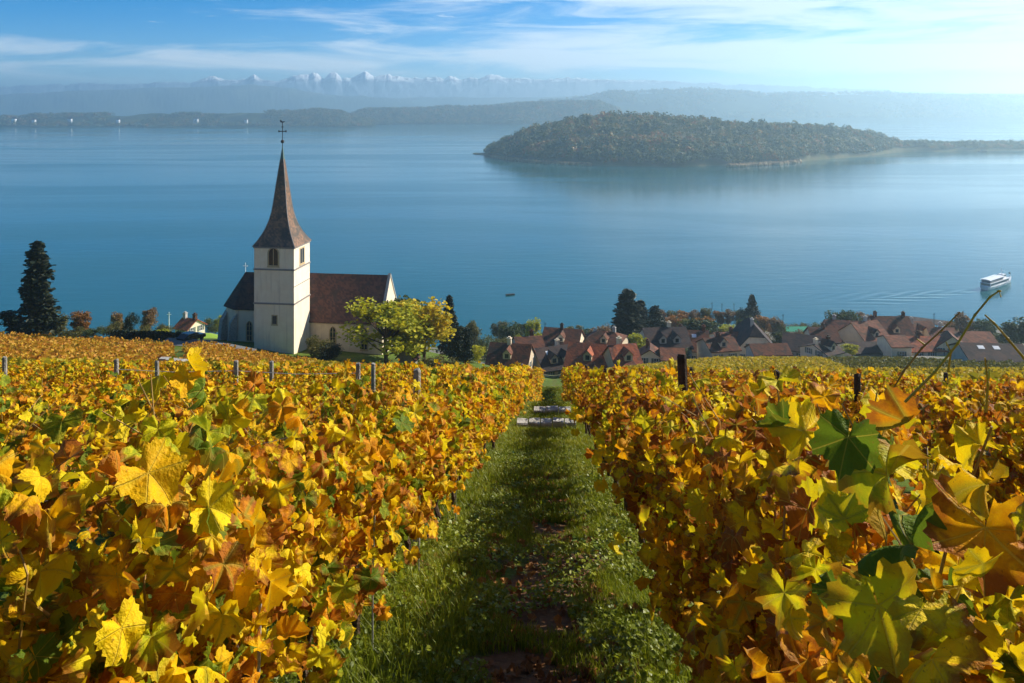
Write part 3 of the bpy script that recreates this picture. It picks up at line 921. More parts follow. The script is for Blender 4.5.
    o2 = [(-8.0, q0 - .4, ce - .45), (-14.15, q0 - .4, ce - .45), (-17.0, ym - 2.0, ce - .45), (-17.0, ym + 2.0, ce - .45), (-14.15, q1 + .4, ce - .45), (-8.0, q1 + .4, ce - .45)]
    a0, a1 = (-8.0, ym, zr - 0.15), (-13.9, ym, zr - 0.15)
    rb = MB(); rb.slab([[o2[1], o2[0], a0, a1][::-1], [o2[2], o2[1], a1][::-1], [o2[3], o2[2], a1][::-1], [o2[4], o2[3], a1][::-1], [o2[5], o2[4], a1, a0][::-1]], 0.2)
    rb.build('choir_roof', M['roof_dark'], ch)  # darker tiles than the nave: the tower's shadow put into the roof colour
    for (x, y, a) in ((-14.0, q0, R(-55)), (-16.7, ym - 1.9, R(-30))):
        bu = MB(); Mm = T(x, y, 0, a)
        bu.prism([(-0.45, -5), (0.45, -5), (0.45, 0), (-0.45, 0)], -1.4, 0.3, Mm)
        bu.add([tuple(Mm @ Vector(v)) for v in ((-.45, -1.4, 0), (.45, -1.4, 0), (.45, .3, 0), (-.45, .3, 0), (-.45, -0.9, 4.0), (.45, -0.9, 4.0), (.45, .3, 5.6), (-.45, .3, 5.6))],
               [(0, 1, 5, 4), (1, 2, 6, 5), (2, 3, 7, 6), (3, 0, 4, 7), (4, 5, 6, 7)])
        bu.build('buttress', M['stone'], ch)
    xb = MB(); xb.tube([(-13.9, ym, zr - 0.2), (-13.9, ym, zr + 1.5)], 0.06, 5); xb.box(-14.35, -13.45, ym - 0.05, ym + 0.05, zr + 0.85, zr + 0.97)
    xb.build('ridge_cross', M['white'], ch)
    opening(ch, T(4.1, ya, 0.6), arch(0.95, 3.6, 7, True), 0.2, M['frame_stone'], 1, 3)
    opening(ch, T(9.6, ya, 0.6), arch(0.95, 3.6, 7, True), 0.2, M['frame_stone'], 1, 3)
    opening(ch, T(-11.4, q0, 0.9), arch(0.9, 3.4, 7, True), 0.18, M['frame_stone'], 1, 3)
    opening(ch, T(x1, ym, 1.2, R(90)), arch(1.3, 4.4, 7, True), 0.2, M['frame_stone'], 1, 3)


make_church()

# ------------------------------------------------------------------ houses


def poly_at(mb, Mt, pts, faces, mi=0):
    mb.add([tuple(Mt @ Vector(p)) for p in pts], faces, mi)


def house(px, Y, Lpx, D, yr, ye, rot, roof, wall, label, zc=1.0, hip=0.0, chim=1, dorm=0, win=True, cat='house', shutters=True, name='house', eave=0.45, skyl=0, chim_mat=None, maxwin=8, base=3.5, hround=None):
    X = (px - 512) / F * Y
    L = Lpx / F * Y
    zr = zpx(yr, Y)
    zb = ground(X, Y)
    ze = zpx(ye, Y - (D / 2 if abs(rot) < 45 else 0) )
    ze = max(ze, zb + 2.0)
    zr = max(zr, ze + 1.5)
    h = thing(name, label, cat, (X, Y, zb), R(rot))
    e, r = ze - zb, zr - zb
    x0, x1, d = -L / 2, L / 2, D / 2
    zcut = e + (r - e) * zc
    yc = d * (1 - zc)
    hp = hip
    wb = MB()
    gab = [(-d, -base), (d, -base), (d, e)] + ([(yc, zcut - 0.12), (-yc, zcut - 0.12)] if yc > 0.01 else [(0, r - 0.12)]) + [(-d, e)]
    if zc <= 0.02: gab = [(-d, -base), (d, -base), (d, e - 0.1), (-d, e - 0.1)]
    wb.prism(gab, x0, x1, Matrix(((0, 1, 0, 0), (1, 0, 0, 0), (0, 0, 1, 0), (0, 0, 0, 1))))
    wb.build('wall', M[wall], h)
    k_ = (r - e) / d
    o, g = eave, 0.35
    ze2 = e - o * k_
    rb = MB()
    A = [(x0 - g, -d - o, ze2), (x1 + g, -d - o, ze2)]; Bk = [(x0 - g, d + o, ze2), (x1 + g, d + o, ze2)]
    if hp > 0:
        rl, rr = (x0 - g + hp, 0, r), (x1 + g - hp, 0, r)
        if zc <= 0.02:
            rb.slab([[A[0], A[1], rr, rl], [Bk[1], Bk[0], rl, rr], [A[1], Bk[1], rr], [Bk[0], A[0], rl]], 0.22)
        else:
            rb.slab([[A[0], A[1], (x1 + g, -yc, zcut), rr, rl, (x0 - g, -yc, zcut)], [Bk[1], Bk[0], (x0 - g, yc, zcut), rl, rr, (x1 + g, yc, zcut)],
                     [(x1 + g, -yc, zcut), (x1 + g, yc, zcut), rr], [(x0 - g, yc, zcut), (x0 - g, -yc, zcut), rl]], 0.22)
    else:
        rb.slab([[A[0], A[1], (x1 + g, 0, r), (x0 - g, 0, r)], [Bk[1], Bk[0], (x0 - g, 0, r), (x1 + g, 0, r)]], 0.22)
    ro = rb.build('roof', M[roof], h)
    rs = random.Random(int(px * 7 + Y))
    for c in range(chim):
        cb = MB(); x = x0 + L * (0.25 + 0.5 * (c + 0.5 * (chim == 1)) / max(1, chim - (chim > 1) * 1 + (chim == 1) * 0)) if chim > 1 else x0 + L * rs.uniform(0.25, 0.75)
        if chim == 2: x = x0 + L * (0.12 if c == 0 else 0.88)
        y = rs.uniform(-0.8, 0.8) if chim != 2 else 0
        cb.box(x - 0.42, x + 0.42, y - 0.35, y + 0.35, r - 1.6, r + 1.0); cb.box(x - 0.52, x + 0.52, y - 0.45, y + 0.45, r + 1.0, r + 1.14)
        cb.box(x - 0.25, x + 0.25, y - 0.2, y + 0.2, r + 1.14, r + 1.45)
        cb.build('chimney', M[chim_mat or rs.choice(['plaster_grey', 'roof_brown', 'plaster_cream'])], ro)
    sgn = -1
    for c in range(dorm):
        x = x0 + L * (c + 1) / (dorm + 1) + rs.uniform(-0.3, 0.3)
        zf = e + (r - e) * 0.22; dw, dh = 0.85, 1.25
        yf = -(d - (zf - e) / k_) ; yb = -(d - (zf + dh + 0.9 - e) / k_)
        db = MB()
        db.prism([(x - dw, zf - 0.3), (x + dw, zf - 0.3), (x + dw, zf + dh), (x, zf + dh + 0.85), (x - dw, zf + dh)], yf - 0.02, min(yb, -0.05), mi=0)
        do = db.build('dormer', M[wall], h)
        rr_ = MB()
        for s in (-1, 1):
            rr_.slab([[(x + s * (dw + 0.25), yf - 0.3, zf + dh - 0.2), (x + s * (dw + 0.25), min(yb, -0.05) , zf + dh - 0.2), (x, min(yb + 0.6, 0), zf + dh + 0.95), (x, yf - 0.3, zf + dh + 0.95)][::s]], 0.12)
        rr_.build('dormer_roof', M[roof], do)
        pb = MB(); pb.box(x - 0.42, x + 0.42, yf - 0.05, yf - 0.02, zf + 0.15, zf + 1.1); pb.build('pane', M['glass'], do)
    for c in range(skyl):
        x = x0 + L * (0.30 + 0.25 * c); zf = e + (r - e) * 0.62; y0_ = -(d - (zf - e) / k_); dzk = 0.9 * k_
        sk = MB(); sk.slab([[(x - 0.55, y0_, zf + 0.06), (x + 0.55, y0_, zf + 0.06), (x + 0.55, y0_ + 0.9, zf + dzk + 0.06), (x - 0.55, y0_ + 0.9, zf + dzk + 0.06)]], 0.2)
        sk.build('skylight', M['white'], h)
    if win:
        # the long front (-y), and whichever gable looks at the viewer
        nfl = max(1, int((e - 0.4) / 2.7))
        faces = [('f', L, nfl)]
        if abs(rot) > 25:
            faces.append(('l' if rot > 0 else 'r', D, nfl + (1 if zc > 0.5 else 0)))
        elif X < 60:
            faces.append(('r', D, nfl))
        for wh, ln, fl in faces:
            cnt = 0
            for f in range(fl):
                zs = 0.95 + 2.7 * f
                wdt = ln if zs + 1.2 < e else ln * max(0.2, 1 - (zs + 1.3 - e) / max(0.5, r - e)) - 0.6
                nn = max(1, min(5, int(wdt / 2.5)))
                if zs + 1.2 > r - 0.6: continue
                if wh == 'f' and zs + 1.15 > e - 0.15: continue
                for q in range(nn):
                    if cnt >= maxwin: break
                    u = -wdt / 2 + wdt * (q + 0.5) / nn
                    if wh == 'f': Mt = T(u, -d, zs)
                    elif wh == 'l': Mt = T(x0, -u, zs, R(-90))
                    else: Mt = T(x1, u, zs, R(90))
                    wo = opening(h, Mt, rect(0.95, 1.25), 0.09, M['win_frame'], 1, 1, proud=0.05)
                    cnt += 1
                    if shutters and (q + f) % 3 != 2:
                        for s in (-1, 1):
                            sb = MB(); sb.box(s * 0.82 - 0.24, s * 0.82 + 0.24, -0.07, -0.02, -0.02, 1.27, M=Mt)
                            sb.build('shutter', M['shutter'], wo)
    return h


HS = [
    # px, Y, Lpx, D, ridge y, eave y, rot, roof, wall, label, options
    (511, 178, 40, 9, 343, 364, -12, 'roof_brown', 'plaster_warm', 'low brown roofed house with a small dormer at the edge of the vines', dict(dorm=1)),
    (528, 205, 26, 8, 336, 348, 10, 'roof_brown', 'plaster_grey', 'small brown roof behind the low house with one dormer', dict()),
    (553, 184, 40, 10, 346, 368, 22, 'roof_dark', 'plaster_warm', 'wide dull dark brown roof between the low dormered house and the orange red roofs', dict(chim=1, dorm=2, skyl=1)),
    (563, 218, 36, 11, 328, 346, -14, 'roof_brown', 'plaster_cream', 'tall reddish house with a stout chimney standing above the dull brown roof', dict(dorm=1, chim_mat='iron')),
    (590, 228, 34, 10, 334, 346, 6, 'roof_brown', 'plaster_grey', 'brown roof behind the orange red roofs, next to the tall chimney house', dict(dorm=1)),
    (607, 222, 34, 11, 331, 347, -20, 'roof_brown', 'plaster_warm', 'hipped brown house whose roof end catches the sun, beneath the tall dark conifer', dict(hip=3.0, zc=0.45, dorm=1)),
    (590, 173, 40, 10, 343, 366, -16, 'roof_red', 'plaster_warm', 'sunlit orange red roof with a dormer right behind the end of the grass path', dict(dorm=1, chim=0)),
    (622, 167, 27, 8, 344, 366, 14, 'roof_red', 'plaster_warm', 'bright orange roof with a little gabled dormer beside the sunlit orange red roof', dict(dorm=1, chim=1)),
    (664, 206, 42, 12, 327, 348, 6, 'roof_dark', 'plaster_grey', 'big dark roofed house below the pair of tall conifers', dict(dorm=2)),
    (650, 184, 22, 7, 346, 357, 80, 'roof_brown', 'plaster_cream', 'narrow gabled house with pale front just behind the vines', dict(dorm=0)),
    (672, 182, 22, 7, 352, 360, -6, 'roof_pink', 'plaster_cream', 'tiny faded roof shed next to the tarred vineyard post', dict(win=False, chim=0, name='shed', cat='shed')),
    (692, 208, 30, 11, 330, 350, -8, 'roof_brown', 'plaster_grey', 'broad brown roof beside the big dark roof', dict(skyl=2, chim=2)),
    (718, 198, 30, 8, 337, 350, 12, 'roof_brown', 'plaster_warm', 'low ochre house with a brown tiled roof next to the cream inn', dict(chim=1, dorm=1)),
    (727, 216, 26, 8, 332, 342, 4, 'roof_pink', 'plaster_cream', 'small pinkish roof squeezed in behind the low ochre house', dict()),
    (752, 214, 50, 10.5, 321, 343, 84, 'roof_dark', 'plaster_cream', 'cream inn with a half hipped dark roof and three rows of windows', dict(zc=0.62, hip=2.6, maxwin=12, chim=1, name='inn', cat='inn')),
    (768, 188, 36, 6, 353, 359, 3, 'roof_brown', 'plaster_grey', 'long low dark red roof in front of the cream inn', dict(win=False, chim=0, name='barn', cat='barn')),
    (802, 206, 34, 11, 334, 351, -22, 'roof_dark', 'plaster_grey', 'dark roofed barn standing between the cream inn and the large farmhouse', dict(chim=0)),
    (822, 196, 24, 8, 343, 356, 30, 'roof_dark', 'plaster_cream', 'small dark roofed cottage just above the bushes of the vineyard', dict(dorm=1, chim=2)),
    (822, 226, 26, 9, 327, 341, -6, 'roof_brown', 'plaster_cream', 'brown house with pale gable behind the dark roofed barn', dict()),
    (843, 236, 34, 12, 320, 340, -10, 'roof_pink', 'plaster_cream', 'long faded pink roof below the clipped green trees', dict(chim=1)),
    (864, 228, 30, 12, 321, 342, 18, 'roof_pink', 'plaster_warm', 'pink brown roof with steep valley next to the long faded roof', dict(dorm=1)),
    (889, 236, 36, 13, 316, 338, -4, 'roof_brown', 'plaster_warm', 'tallest house of the village with a chimney at either end of its ridge', dict(chim=2, dorm=1, chim_mat='roof_brown')),
    (916, 240, 30, 11, 321, 338, 8, 'roof_brown', 'plaster_cream', 'brown roofed house in front of the boat landing', dict(dorm=1)),
    (940, 232, 24, 10, 327, 342, -8, 'roof_pink', 'plaster_warm', 'faded roof house between the boat landing and the red roofed terrace', dict(chim=1)),
    (862, 203, 34, 8, 344, 356, 4, 'roof_dark', 'plaster_grey', 'grey walled shed with dark roof beside the cream terrace', dict(chim=0, win=False, name='barn', cat='barn')),
    (894, 198, 19, 8, 337, 346, 0, 'roof_pink', 'plaster_cream', 'cream house with pale roof at the near end of the terrace', dict(chim=0, maxwin=6)),
    (923, 200, 40, 8, 336, 350, 3, 'roof_red', 'plaster_cream', 'long red roofed terrace with a row of small windows', dict(chim=1)),
    (950, 198, 20, 8, 333, 346, 74, 'roof_brown', 'plaster_cream', 'cream gable end closing the red roofed terrace', dict(chim=0)),
    (968, 218, 40, 9, 331, 343, -5, 'roof_pink', 'plaster_cream', 'pinkish roof behind the great black barn', dict(chim=1)),
    (990, 152, 58, 9, 343, 374, -6, 'roof_dark', 'plaster_grey', 'great black roofed barn with two skylights at the far edge of the vines', dict(chim=0, skyl=2, win=False, name='barn', cat='barn')),
    (190, 200, 17, 5.5, 318, 328, -24, 'roof_red', 'plaster_cream', 'lone white cottage with red roof on the slope beyond the church lane', dict(chim=2)),
    (408, 131, 9, 2.6, 345, 355, 70, 'roof_brown', 'wood_grey', 'little gabled garden shed under the golden tree by the church', dict(chim=0, win=False, name='shed', cat='shed', base=1.5)),
]
for a in HS:
    house(*a[:10], **a[10])

# ------------------------------------------------------------------ trees


def clump_quads(P_, size, seed, flat=0.0, droop=0.0):
    """small bent leaf sprays: each a 6-point irregular patch folded in the middle"""
    g = np.random.default_rng(seed)
    n = len(P_)
    N = g.normal(size=(n, 3)); N[:, 2] = np.abs(N[:, 2]) + flat; N /= np.linalg.norm(N, axis=1, keepdims=True)
    A = np.cross(N, g.normal(size=(n, 3))); A /= np.linalg.norm(A, axis=1, keepdims=True) + 1e-9
    B = np.cross(N, A)
    s = size * g.uniform(0.55, 1.35, n)
    base = np.array([(1, 0.1, -0.12), (0.45, 0.75, 0.1), (-0.55, 0.7, 0.05), (-1.0, -0.1, -0.15), (-0.4, -0.8, 0.08), (0.6, -0.65, 0.1)])
    Q = base[None] * (1 + g.uniform(-0.3, 0.3, (n, 6, 1)))
    V = P_[:, None] + s[:, None, None] * (Q[..., 0:1] * A[:, None] + Q[..., 1:2] * B[:, None] + Q[..., 2:3] * N[:, None])
    i = np.arange(n)[:, None] * 6
    F_ = np.concatenate([i + np.array([[0, 1, 2, 3]]), i + np.array([[0, 3, 4, 5]])], 1).reshape(-1, 4)
    return V.reshape(-1, 3), F_


CROWN = {}


def broad_crown(kind, seed):
    """unit-height broadleaf crown: uneven lobes of leaf sprays hung on limbs, with gaps between them"""
    key = (kind, seed)
    if key in CROWN: return CROWN[key]
    g = np.random.default_rng(seed * 13 + 5)
    lobes, limbs = [], []
    nl = {'round': 24, 'bush': 18, 'wide': 34, 'poplar': 9}[kind]
    for k in range(nl):
        a = g.uniform(0, 2 * math.pi)
        if kind == 'round': c = np.array([math.cos(a) * g.uniform(0.05, 0.27), math.sin(a) * g.uniform(0.05, 0.27), g.uniform(0.34, 0.88)]); r = g.uniform(0.06, 0.16)
        elif kind == 'bush': c = np.array([math.cos(a) * g.uniform(0.1, 0.42), math.sin(a) * g.uniform(0.1, 0.42), g.uniform(0.15, 0.76)]); r = g.uniform(0.10, 0.24)
        elif kind == 'wide': c = np.array([math.cos(a) * g.uniform(0.1, 0.38), math.sin(a) * g.uniform(0.1, 0.38), g.uniform(0.26, 0.90)]); r = g.uniform(0.05, 0.14)
        else: c = np.array([math.cos(a) * 0.07, math.sin(a) * 0.07, 0.15 + 0.78 * k / nl]); r = g.uniform(0.09, 0.14)
        lobes.append((c, r)); limbs.append(c)
    pts = []
    per = 4200 // nl
    for c, r in lobes:
        d = g.normal(size=(per, 3)); d /= np.linalg.norm(d, axis=1, keepdims=True)
        rad = r * g.uniform(0.1, 1.35, per) ** 0.7
        pts.append(c + d * rad[:, None] * np.array([1.1, 1.1, 0.85]))
    P_ = np.concatenate(pts)
    P_ = P_[(P_[:, 2] > 0.03)]
    V, F_ = clump_quads(P_, 0.021, seed, 0.3)
    tk = MB()
    th = 0.42 if kind in ('round', 'wide') else 0.3
    tk.tube([(0, 0, -0.06), (0.01, 0, 0.1), (0.0, 0.01, th), (0.01, 0.0, 0.7)], [0.028, 0.021, 0.016, 0.006], 7)
    for c in limbs:
        z0 = min(th, c[2] * 0.6)
        mid = np.array([c[0] * 0.45, c[1] * 0.45, (z0 + c[2]) / 2 - 0.02])
        tk.tube([(0, 0, z0), tuple(mid), tuple(c)], [0.011, 0.007, 0.003], 5)
    CROWN[key] = (V, F_, tk)
    return CROWN[key]


def conifer_crown(seed, wide=0.2, rag=0.35):
    key = ('conifer', seed, wide)
    if key in CROWN: return CROWN[key]
    g = np.random.default_rng(seed * 7 + 3)
    pts = []
    tk = MB(); tk.tube([(0, 0, -0.05), (0, 0, 0.5), (0, 0, 0.98)], [0.024, 0.014, 0.003], 7)
    nlev = 34
    for k in range(nlev):
        z = 0.05 + 0.93 * (k / nlev)
        env = wide * ((1 - z) ** 0.75) * (1.0 + 0.15 * math.sin(z * 9 + seed)) + 0.008
        for b in range(11):
            a = g.uniform(0, 2 * math.pi); ln = env * g.uniform(1 - rag, 1.12)
            m_ = 16
            t = g.uniform(0.15, 1.0, m_) ** 0.7
            x = np.stack([np.cos(a) * ln * t, np.sin(a) * ln * t, z - 0.05 * t ** 1.5 + 0.02 * (t > 0.85)], -1)
            pts.append(x + g.normal(0, 0.009, (m_, 3)))
            if b % 3 == 0: tk.tube([(0, 0, z), (math.cos(a) * ln * .8, math.sin(a) * ln * .8, z - 0.035)], [0.005, 0.002], 4)
    V, F_ = clump_quads(np.concatenate(pts), 0.017, seed, 0.6)
    CROWN[key] = (V, F_, tk)
    return CROWN[key]


MESHES = {}


def tree(px, ytop, Y, wpx, mat, label, kind='round', seed=1, ybase=None, cat='tree', name=None, group=None, wide=0.2):
    X = (px - 512) / F * Y
    zb = ground(X, Y) - 0.1
    hgt = zpx(ytop, Y) - zb
    wd = wpx / F * Y * (1.25 if Y > 180 else 1.0)
    if kind == 'conifer':
        V, F_, tk = conifer_crown(seed, wide); natw = wide * 1.3
    else:
        V, F_, tk = broad_crown(kind, seed); natw = {'round': 0.78, 'bush': 1.15, 'wide': 0.98, 'poplar': 0.28}[kind]
    k1 = (kind, seed, mat, wide)
    if k1 not in MESHES:
        MESHES[k1] = (np_mesh('crown', V, F_.ravel(), np.full(len(F_), 4), M[mat]), None)
        to = tk.build('trunk', M['bark']); MESHES[k1] = (MESHES[k1][0], to.data); bpy.data.objects.remove(to)
    nm = name or {'conifer': 'conifer', 'bush': 'bush', 'poplar': 'yew'}.get(kind, 'broadleaf_tree')
    t_ = thing(nm, label, cat, (X, Y, zb), seed * 1.7 + px * 0.37, group)
    c = link_obj('crown', MESHES[k1][0], t_); tr = link_obj('trunk', MESHES[k1][1], t_)
    sx = wd / natw
    for o in (c, tr): o.scale = (sx, sx, hgt)
    return t_


TR = [
    # px, top y, Y, width px, material, label, kind, seed
    (37, 238, 134, 31, 'f_conifer', 'tall dark spruce towering over the shore bushes, away from the church', dict(kind='conifer', seed=1, wide=0.17)),
    (22, 326, 137, 26, 'f_green', 'low green scrub beside the stubby yew', dict(kind='bush', seed=9)),
    (72, 327, 140, 30, 'f_olive', 'low olive scrub under the small rust orange tree', dict(kind='bush', seed=11)),
    (94, 326, 142, 26, 'f_green', 'low green scrub between the rust orange tree and the far hedge', dict(kind='bush', seed=6)),
    (140, 326, 148, 30, 'f_olive', 'low wide scrub at the foot of the dark round evergreen', dict(kind='bush', seed=12)),
    (160, 329, 150, 24, 'f_lime', 'yellowing scrub before the pale pole', dict(kind='bush', seed=3)),
    (240, 326, 152, 14, 'f_olive', 'olive shrub close to the choir buttresses', dict(kind='bush', seed=5)),
    (12, 309, 133, 16, 'f_yew', 'stubby dark yew at the foot of the tall spruce', dict(kind='poplar', seed=2)),
    (58, 312, 136, 24, 'f_olive', 'olive bush leaning against the foot of the tall spruce', dict(kind='bush', seed=3)),
    (80, 310, 150, 22, 'f_orange', 'small rust orange tree a little away from the tall spruce', dict(kind='round', seed=4)),
    (110, 322, 150, 26, 'f_olive', 'low olive shrub behind the far hedge', dict(kind='bush', seed=5)),
    (131, 309, 158, 22, 'f_yew', 'dark round evergreen behind the far hedge', dict(kind='bush', seed=6)),
    (150, 308, 165, 20, 'f_russet', 'russet tree next to the dark round evergreen', dict(kind='round', seed=7)),
    (118, 311, 170, 16, 'f_russet', 'pale brown sapling half hidden by the dark round evergreen', dict(kind='round', seed=8)),
    (165, 322, 180, 20, 'f_olive', 'low shrub by the white cottage wall', dict(kind='bush', seed=3)),
    (212, 316, 230, 14, 'f_green', 'green round bush on the bright lawn', dict(kind='bush', seed=9)),
    (221, 313, 235, 16, 'f_lime', 'lighter green bush on the bright lawn, nearer the church', dict(kind='bush', seed=10)),
    (319, 330, 131, 34, 'f_olive', 'round olive bush against the corner of the church tower', dict(kind='bush', seed=11)),
    (330, 343, 129.5, 28, 'f_yew', 'dark clipped shrub in front of the nave window', dict(kind='bush', seed=12)),
    (386, 295, 128, 98, 'f_lime', 'yellow green tree spreading in front of the church gable', dict(kind='wide', seed=13)),
    (424, 299, 131, 68, 'f_yellow', 'golden autumn tree next to the church gable', dict(kind='round', seed=14)),
    (404, 297, 136, 56, 'f_green', 'green leaved tree standing between the yellow green one and the golden one', dict(kind='round', seed=15)),
    (449, 293, 160, 19, 'f_conifer', 'slim brownish spruce behind the golden tree', dict(kind='conifer', seed=16, wide=0.2)),
    (456, 325, 140, 11, 'f_yew', 'black green columnar yew beside the golden tree', dict(kind='poplar', seed=17)),
    (466, 327, 141, 11, 'f_yew', 'columnar yew on the village side of its twin', dict(kind='poplar', seed=18)),
    (440, 353, 124, 40, 'f_olive', 'low olive hedge bush under the golden tree', dict(kind='bush', seed=5)),
    (478, 343, 148, 20, 'f_lime', 'yellow green bush beside the columnar yews', dict(kind='bush', seed=10)),
    (474, 321, 225, 16, 'f_olive', 'small olive tree behind the columnar yews', dict(kind='round', seed=7)),
    (508, 322, 240, 24, 'f_green', 'dark green round tree near the shore, by the small brown roof', dict(kind='round', seed=9)),
    (532, 318, 250, 17, 'f_lime', 'pale rounded tree standing alone by the water', dict(kind='round', seed=8)),
    (486, 333, 215, 26, 'f_green', 'green bush above the low dormered roof', dict(kind='bush', seed=6)),
    (503, 333, 222, 24, 'f_olive', 'olive bush between the green bush and the pale rounded tree', dict(kind='bush', seed=9)),
    (522, 331, 238, 18, 'f_lime', 'light bush at the foot of the pale rounded tree', dict(kind='bush', seed=3)),
    (574, 325, 268, 18, 'f_olive', 'small olive tree behind the tall chimney house', dict(kind='round', seed=4)),
    (600, 326, 262, 22, 'f_russet', 'russet tree behind the hipped brown house', dict(kind='round', seed=4)),
    (628, 287, 232, 29, 'f_conifer', 'tallest dark conifer of the village', dict(kind='conifer', seed=19, wide=0.22)),
    (641, 298, 238, 18, 'f_conifer', 'dark conifer pressed against the tallest one', dict(kind='conifer', seed=20, wide=0.22)),
    (655, 304, 240, 24, 'f_conifer', 'shorter bushy conifer next to the tall pair', dict(kind='conifer', seed=21, wide=0.3)),
    (637, 332, 200, 20, 'f_lime', 'yellow green tree below the tallest conifer', dict(kind='round', seed=10)),
    (676, 313, 262, 22, 'f_orange', 'orange tree next to the shorter conifer', dict(kind='round', seed=4)),
    (702, 318, 244, 30, 'f_green', 'broad green tree with an orange top in mid village', dict(kind='round', seed=15)),
    (700, 315, 247, 24, 'f_orange', 'orange crowned tree behind the broad green one', dict(kind='round', seed=22)),
    (685, 316, 255, 18, 'f_olive', 'olive tree between two orange ones', dict(kind='round', seed=7)),
    (745, 316, 262, 22, 'f_green', 'green tree over the ridge of the cream inn', dict(kind='round', seed=9)),
    (752, 293, 300, 15, 'f_conifer', 'pointed lone conifer on the shore beyond the cream inn', dict(kind='conifer', seed=23, wide=0.3)),
    (745, 303, 302, 15, 'f_yew', 'dark bushy tree at the foot of the pointed lone conifer', dict(kind='bush', seed=6)),
    (764, 315, 292, 16, 'f_orange', 'orange tree beside the pointed lone conifer', dict(kind='round', seed=22)),
    (778, 320, 285, 18, 'f_olive', 'olive shrub next to the green awning', dict(kind='bush', seed=9)),
    (760, 324, 268, 18, 'f_russet', 'russet shrub between the cream inn and the green awning', dict(kind='bush', seed=12)),
    (786, 332, 232, 20, 'f_green', 'dark green tree by the side wall of the cream inn', dict(kind='round', seed=15)),
    (800, 321, 288, 18, 'f_olive', 'olive bush on the shore above the dark roofed barn', dict(kind='bush', seed=3)),
    (816, 322, 290, 16, 'f_green', 'green bush on the shore before the clipped trees', dict(kind='bush', seed=6)),
    (796, 325, 262, 22, 'f_russet', 'russet bush just behind the dark roofed barn', dict(kind='bush', seed=11)),
    (834, 311, 268, 22, 'f_green', 'clipped green tree above the long faded roof', dict(kind='round', seed=9)),
    (848, 310, 270, 20, 'f_green', 'twin of the clipped green tree, closer to the tallest house', dict(kind='round', seed=15)),
    (866, 312, 272, 22, 'f_russet', 'russet tree peeping over the pink brown roof', dict(kind='round', seed=4)),
    (852, 344, 188, 16, 'f_lime', 'young yellow green tree in front of the grey walled shed', dict(kind='round', seed=10)),
    (838, 358, 176, 24, 'f_olive', 'low bush at the corner of the yellow vineyard', dict(kind='bush', seed=12)),
    (875, 366, 160, 14, 'f_green', 'single dark bush in the pale vineyard', dict(kind='bush', seed=6)),
    (952, 320, 258, 18, 'f_russet', 'brownish tree beside the boat landing', dict(kind='round', seed=22)),
    (966, 313, 250, 22, 'f_russet', 'large grey brown tree behind the pinkish roof', dict(kind='round', seed=7)),
    (984, 319, 246, 22, 'f_green', 'dark green tree above the great black barn', dict(kind='round', seed=15)),
    (976, 328, 236, 24, 'f_green', 'green bush row over the great black barn', dict(kind='bush', seed=9)),
    (1000, 330, 232, 24, 'f_olive', 'olive bush over the ridge end of the great black barn', dict(kind='bush', seed=3)),
    (1018, 318, 222, 34, 'f_green', 'big green tree at the edge of the village beyond the black barn', dict(kind='round', seed=9)),
]
for a in TR:
    tree(*a[:6], **a[6])
# the row of clipped plane trees along the quay
ords = ['first', 'second', 'third', 'fourth', 'fifth', 'sixth', 'seventh', 'eighth', 'ninth', 'tenth']
for k in range(8):
    tree(660 + k * 11.5, 309 + (k % 2) * 1.5 - (1 if 2 < k < 6 else 0), 312, 13, ['f_russet', 'f_olive', 'f_orange'][k % 3], f'clipped autumn plane tree, {ords[k]} along the quay from the tall conifers', 'round', [4, 22, 7][k % 3], group='plane trees along the quay')
# trees and bushes along the waterfront
sw = random.Random(21)
for k in range(24):
    px = 470 + k * 23.5 + sw.uniform(-7, 7); Y = 292 + sw.uniform(-14, 8)
    if 895 < px < 950: continue
    c = ['f_green', 'f_olive', 'f_green', 'f_yew', 'f_lime', 'f_green', 'f_russet'][k % 7]
    X = (px - 512) / F * Y
    yt = 104 + (H - ground(X, Y) - sw.uniform(4.5, 8.5)) * F / Y
    nth = ['first', 'second', 'third', 'fourth', 'fifth', 'sixth', 'seventh', 'eighth', 'ninth', 'tenth', 'eleventh', 'twelfth', 'thirteenth', 'fourteenth', 'fifteenth', 'sixteenth', 'seventeenth', 'eighteenth', 'nineteenth', 'twentieth', '21st', '22nd', '23rd', '24th'][k]
    tree(px, yt, Y, sw.uniform(15, 24), c, {'f_green': 'green', 'f_olive': 'olive', 'f_yew': 'dark green', 'f_lime': 'yellow green', 'f_russet': 'russet'}[c] + f' waterfront tree, {nth} along the shore counting from the columnar yews', sw.choice(['round', 'bush']), [3, 5, 7, 8, 9, 15, 22][k % 7], group='waterfront trees')
